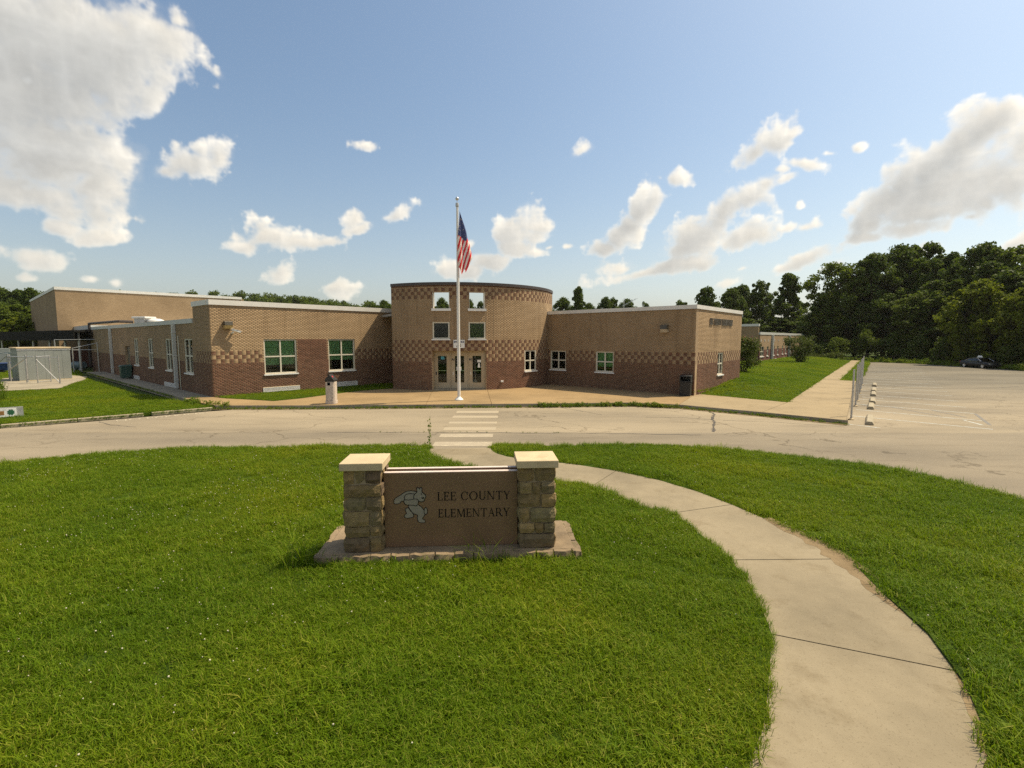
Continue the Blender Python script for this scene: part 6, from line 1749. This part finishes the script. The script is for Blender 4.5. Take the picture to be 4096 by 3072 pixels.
def fill(poly, density, zf, cond=None, holes=()):
    xs = [p[0] for p in poly]; ys = [p[1] for p in poly]
    x0, x1, y0, y1 = min(xs), max(xs), min(ys), max(ys)
    n = int((x1 - x0) * (y1 - y0) * density)
    P = np.c_[rg.uniform(x0, x1, n), rg.uniform(y0, y1, n)]
    P = P[inside(poly, P)]
    for h in holes: P = P[~inside(h, P)]
    if cond is not None: P = P[cond(P)]
    z = np.array([zf(a, b) for a, b in P]) if callable(zf) else np.full(len(P), zf)
    return np.c_[P, z]
inview = lambda P, m=1.25: np.abs(P[:, 0]) < (np.maximum(P[:, 1], 0) + 1.5) * m
def offset_line(P, d):
    out = []
    for i, p in enumerate(P):
        a, b = Vector(P[max(0, i - 1)]), Vector(P[min(len(P) - 1, i + 1)]); t = (b - a).normalized(); out.append((p[0] - t.y * d, p[1] + t.x * d))
    return out
PATHZONE = offset_line(PIN, -.055) + offset_line(POUT, .085)[::-1]
BASE = [fM.p(-.42, .14, 0)[:2], fM.p(TW + .40, .14, 0)[:2], fM.p(TW + .40, -1.1, 0)[:2], fM.p(-.42, -1.1, 0)[:2]]
rad_ = lambda P: np.hypot(P[:, 0], P[:, 1])
parts = []
for poly in (LAWN_A, LAWN_B):
    for d0, d1, den in ((1.5, 5, 230), (5, 6.5, 190), (6.5, 10, 140), (10, 25, 95)):
        parts.append((fill(poly, den, zisle, lambda P: (rad_(P) >= d0) & (rad_(P) < d1) & (P[:, 1] > 1.2) & inview(P), (BASE, PATHZONE)), 1.0))
def sc_of(P, lo, hi): return rg.uniform(lo, hi, len(P))
allP, allS, allI = [], [], []
for P, s in parts:
    allP.append(P)
    tuft = np.array([math.sin(a * 1.7 + 2 * math.sin(b * 1.1)) * math.cos(b * 1.9 + a * .6) for a, b in P[:, :2]]) if len(P) else np.zeros(0)
    allS.append(rg.uniform(.85, 1.2, len(P)) * (1 + .22 * tuft))
    allI.append(np.where(rg.random(len(P)) < .08 + .16 * np.clip(tuft, 0, 1), rg.integers(6, 8, len(P)), rg.integers(0, 6, len(P))))
for poly, den, zf, s in ((LAWN_L, 34, .09, 1.2), (LAWN_W, 45, .16, .9), (LAWN_R, 20, zright, 1.35), (LAWN_S, 16, .11, 1.4)):
    P = fill(poly, den, zf, lambda P: inview(P, 1.15) & (rad_(P) < 78), (PAD,) if poly is LAWN_L else ())
    allP.append(P); allS.append(rg.uniform(.8, 1.2, len(P)) * s); allI.append(rg.integers(0, 6, len(P)))
P = np.concatenate(allP); S = np.concatenate(allS); I = np.concatenate(allI)
rot = np.c_[rg.normal(0, .12, len(P)), rg.normal(0, .12, len(P)), rg.uniform(0, 6.283, len(P))]
scatter('grass', gcol, P, rot, S, I)
# ragged longer grass where the lawn meets the path, the sign base and the roadside
wcol = collection('weed_clumps', [hidden('a_weed_clump', *blades(22, .10, .07, .20, .0035, 200 + k, .9), [M['grass']]) for k in range(3)] + [hidden('broadleaf_clump', *leaf_cards(np.array([(rg.normal(0, .06), rg.normal(0, .06), .05 + .12 * rg.random()) for _ in range(7)]), np.full(7, .06), 9, .05, np.random.default_rng(300 + k)), [M['weed']]) for k in range(3)])
def along(line, step, spread, zf):
    out = []
    for a, b in zip(line, line[1:]):
        n = max(1, int(math.dist(a, b) / step))
        for k in range(n):
            t = rg.random(); out.append((a[0] + (b[0] - a[0]) * t + rg.normal(0, spread), a[1] + (b[1] - a[1]) * t + rg.normal(0, spread)))
    return np.array([(x, y, zf(x, y) if callable(zf) else zf) for x, y in out])
WP, WS_, WI = [], [], []
def weeds(P, lo, hi, kinds):
    WP.append(P); WS_.append(rg.uniform(lo, hi, len(P))); WI.append(rg.choice(kinds, len(P)))
vc = [(x, y - .12) for x, y in VERGE]
weeds(along(vc, .032, .05, .01), .30, .65, [0, 1, 2, 3, 4, 5])
weeds(along(vc[4:7], .08, .07, .01), .8, 1.3, [3, 4, 5])
weeds(along(offset_line(PIN[5:], -.015), .04, .03, .04), .4, .75, [0, 1, 2])
weeds(along(offset_line(POUT[4:], .05), .06, .025, .04), .3, .55, [0, 1, 2])
weeds(along([(-2.24, 13.3), (-2.28, 13.66), (-5.27, 13.66), (-8.97, 13.38), (-12.36, 11.73)], .06, .04, .03), .4, .8, [0, 1, 2])
weeds(along([(-.55, 13.5), (-.41, 13.9), (1.23, 13.78), (3.85, 13.78), (7.16, 12.68), (8.65, 11.43), (9.62, 9.07)], .06, .04, .03), .4, .8, [0, 1, 2])
weeds(along([(-24, 11.1), (-17.55, 16.75), (-14.6, 19.45), (-12.9, 21.1)], .045, .07, .02), .25, .5, [3, 4, 5])
weeds(along([(-15.2, 22.9), (-13.2, 21.6), (-12.2, 21.35)], .10, .14, .1), .7, 1.5, [0, 1, 3, 4, 5])
fb = [fM.p(-.40, .17, 0)[:2], fM.p(TW + .38, .17, 0)[:2]]
weeds(along(fb, .035, .05, .04), .5, .95, [0, 1, 2])
weeds(along([fM.p(TW + .40, .1, 0)[:2], fM.p(TW + .40, -1.1, 0)[:2]], .06, .04, .05), .7, 1.1, [0, 1, 2]); weeds(along([fM.p(-.45, .1, 0)[:2], fM.p(-.45, -1.1, 0)[:2]], .05, .04, .05), .7, 1.3, [0, 1, 2])
weeds(along([(x, y) for x, y in ((-4.5, 15.93), (-1.2, 15.93), (.9, 15.8), (1.7, 15.86))], .22, .02, .0), .12, .3, [3, 4, 5])
weeds(along([(8.25, 21.3), (8.2, 20.2)], .10, .04, 0), .12, .25, [3, 4, 5])
weeds(along([fS.p(2, 1.25, 0)[:2], fS.p(27, 1.25, 0)[:2]], .10, .06, .09), .4, .8, [0, 1, 2])
weeds(along([(-14.7, 24.35), (-8.5, 31.2)], .06, .04, .15), .4, .8, [0, 1])
weeds(along([A2, fQ.p(7.9, .1, 0)[:2]], .08, .05, .3), .5, .9, [0, 1, 2])
weeds(along([(46.3, 64.3), (49.2, 59.8), (49.0, 53), (48.7, 47), (47.6, 44)], .12, .25, .02), 1.6, 3.4, [0, 1, 3, 4])
weeds(along([(40, 69), (46, 67.5), (49.5, 62)], .12, .6, .1), 1.6, 3.2, [0, 1, 3, 4])
P = np.concatenate(WP); rot = np.c_[rg.normal(0, .15, len(P)), rg.normal(0, .15, len(P)), rg.uniform(0, 6.283, len(P))]
scatter('weeds', wcol, P, rot, np.concatenate(WS_), np.concatenate(WI))
# rank growth at the left edge of the yard
tcol = collection('tall_weed_clumps', [hidden('tall_weed_clump', *blades(60, .28, .35, 1.0, .010, 400 + k, .5), [M['weed']]) for k in range(2)] + [hidden('leafy_weed_clump', *leaf_cards(np.array([(rg.normal(0, .15), rg.normal(0, .15), .15 + .8 * rg.random()) for _ in range(16)]), np.full(16, .16), 12, .10, np.random.default_rng(420 + k)), [M['weed']]) for k in range(2)])
TW_P = fill([(-21.6, 19.2), (-24.0, 23.0), (-28.3, 27.2), (-33.5, 31.5), (-38, 36.5), (-44, 36), (-34, 24), (-25, 17.5)], 3.2, .09)
scatter('tall_weeds', tcol, TW_P, np.c_[np.zeros((len(TW_P), 2)), rg.uniform(0, 6.28, len(TW_P))], rg.uniform(.55, 1.1, len(TW_P)), rg.integers(0, 4, len(TW_P)))
# the long-bladed tuft at the left end of the sign
tf = empty('grass_tuft', fM.p(-.62, .10, .05), 'long arching grass tuft at the sign base, on its left end', 'plant')
V, Q = blades(70, .16, .30, .62, .0045, 77, 1.0); V = V + np.array(fM.p(-.62, .16, .05)); link('blade_bunch', fastmesh('blade_bunch', V, Q, [M['grass']]), tf)
tf = empty('grass_tuft', fM.p(1.75, .25, .05), 'tall loose grass tuft before the right half of the sign base', 'plant')
V, Q = blades(34, .30, .22, .48, .0040, 78, .9); V = V + np.array(fM.p(1.85, .24, .05)); link('blade_bunch', fastmesh('blade_bunch', V, Q, [M['grass']]), tf)
tf = empty('weed_stalk', (-2.32, 13.75, .02), 'single tall weed stalk at the road edge by the crossing', 'plant')
V, Q = leaf_cards(np.array([(0, 0, .12 + .09 * k) for k in range(8)]), np.full(8, .06), 7, .07, np.random.default_rng(5)); V = V + np.array((-2.32, 13.75, .0)); link('foliage', fastmesh('foliage', V, Q, [M['weed']]), tf)
mb = MB(); mb.tube((-2.32, 13.75, 0), (-2.30, 13.75, .88), .008, .004, 5); build('stem', mb, M['weed'], tf)
# clover heads
def ico(rad):
    bm = bmesh.new(); bmesh.ops.create_icosphere(bm, subdivisions=1, radius=rad); me = bpy.data.meshes.new('clover_head'); bm.to_mesh(me); bm.free(); me.materials.append(M['clover'])
    return bpy.data.objects.new('clover_head', me)
ccol = collection('clover_heads', [ico(.0075), ico(.0055)])
CP = []
for poly in (LAWN_A, LAWN_B):
    c = fill(poly, 40 if poly is LAWN_A else 12, zisle, lambda P: (P[:, 1] > 1.5) & inview(P), (BASE,))
    f = np.array([math.sin(a * .8 + 1.3 * math.sin(b * .5)) * math.cos(b * .7) + .55 * math.sin(a * 2.1 - b * 1.3) - .015 * a + .05 * (b - 7) for a, b in c[:, :2]])
    CP.append(c[rg.random(len(c)) < np.clip(.16 + .42 * f, .03, 1) * np.clip(c[:, 1] / 8, .25, 1)])
CP = np.concatenate(CP); CP[:, 2] += rg.uniform(.05, .085, len(CP))
scatter('clover_flowers', ccol, CP, np.zeros((len(CP), 3)), rg.uniform(.7, 1.3, len(CP)), rg.integers(0, 2, len(CP)))
# far woods
def far_crown(seed, mat):
    rr = np.random.default_rng(seed); pts = []
    for _ in range(34):
        z = rr.random(); a = rr.random() * 6.283; q = 2.6 * math.sin(math.pi * (.1 + .85 * z)) ** .6 * rr.random() ** .4
        pts.append((q * math.cos(a), q * math.sin(a), 1.0 + 6.4 * z))
    return hidden('far_crown', *leaf_cards(np.array(pts), np.full(34, .95), 26, .62, rr), [M['leaf'][mat]])
fcol = collection('far_crowns', [far_crown(500, 0), far_crown(501, 1), far_crown(502, 0), far_crown(503, 1)])
FP_ = fill(HX, .034, lambda x, y: zhill(x, y) - .4, lambda P: (P[:, 1] < 285) & (np.array([zhill(a, b) for a, b in P]) > .5))
belt = []
for _ in range(900):
    a = rg.uniform(-1.75, 1.75); d = rg.uniform(125, 190); x, y = d * math.sin(a), 40 + d * math.cos(a)
    if x > -70 or y < 118: belt.append((x, y, -1.2))
for _ in range(260): belt.append((rg.uniform(-125, -62), rg.uniform(88, 118), -.8))
belt = np.array(belt)
P = np.concatenate([FP_, belt]); s_ = np.concatenate([rg.uniform(.75, 1.25, len(FP_)), rg.uniform(.7, 1.0, len(belt))])
scatter('far_wood', fcol, P, np.c_[np.zeros((len(P), 2)), rg.uniform(0, 6.28, len(P))], s_, rg.integers(0, 4, len(P)))

# ------------------------------------------------------------------ summer haze
mb = MB(); mb.box(-1000, 1000, -960, 1040, -2.4, 31)
hz = build('haze', mb, [], None); hz['kind'] = 'stuff'
hm = bpy.data.materials.new('haze'); hm.use_nodes = True; nt = hm.node_tree; nt.nodes.clear()
ho = nt.nodes.new('ShaderNodeOutputMaterial'); pv = nt.nodes.new('ShaderNodeVolumePrincipled')
pv.inputs['Color'].default_value = (.96, .93, .86, 1); pv.inputs['Density'].default_value = HAZE; pv.inputs['Anisotropy'].default_value = .25
nt.links.new(pv.outputs[0], ho.inputs['Volume'])
hz.data.materials.append(hm)
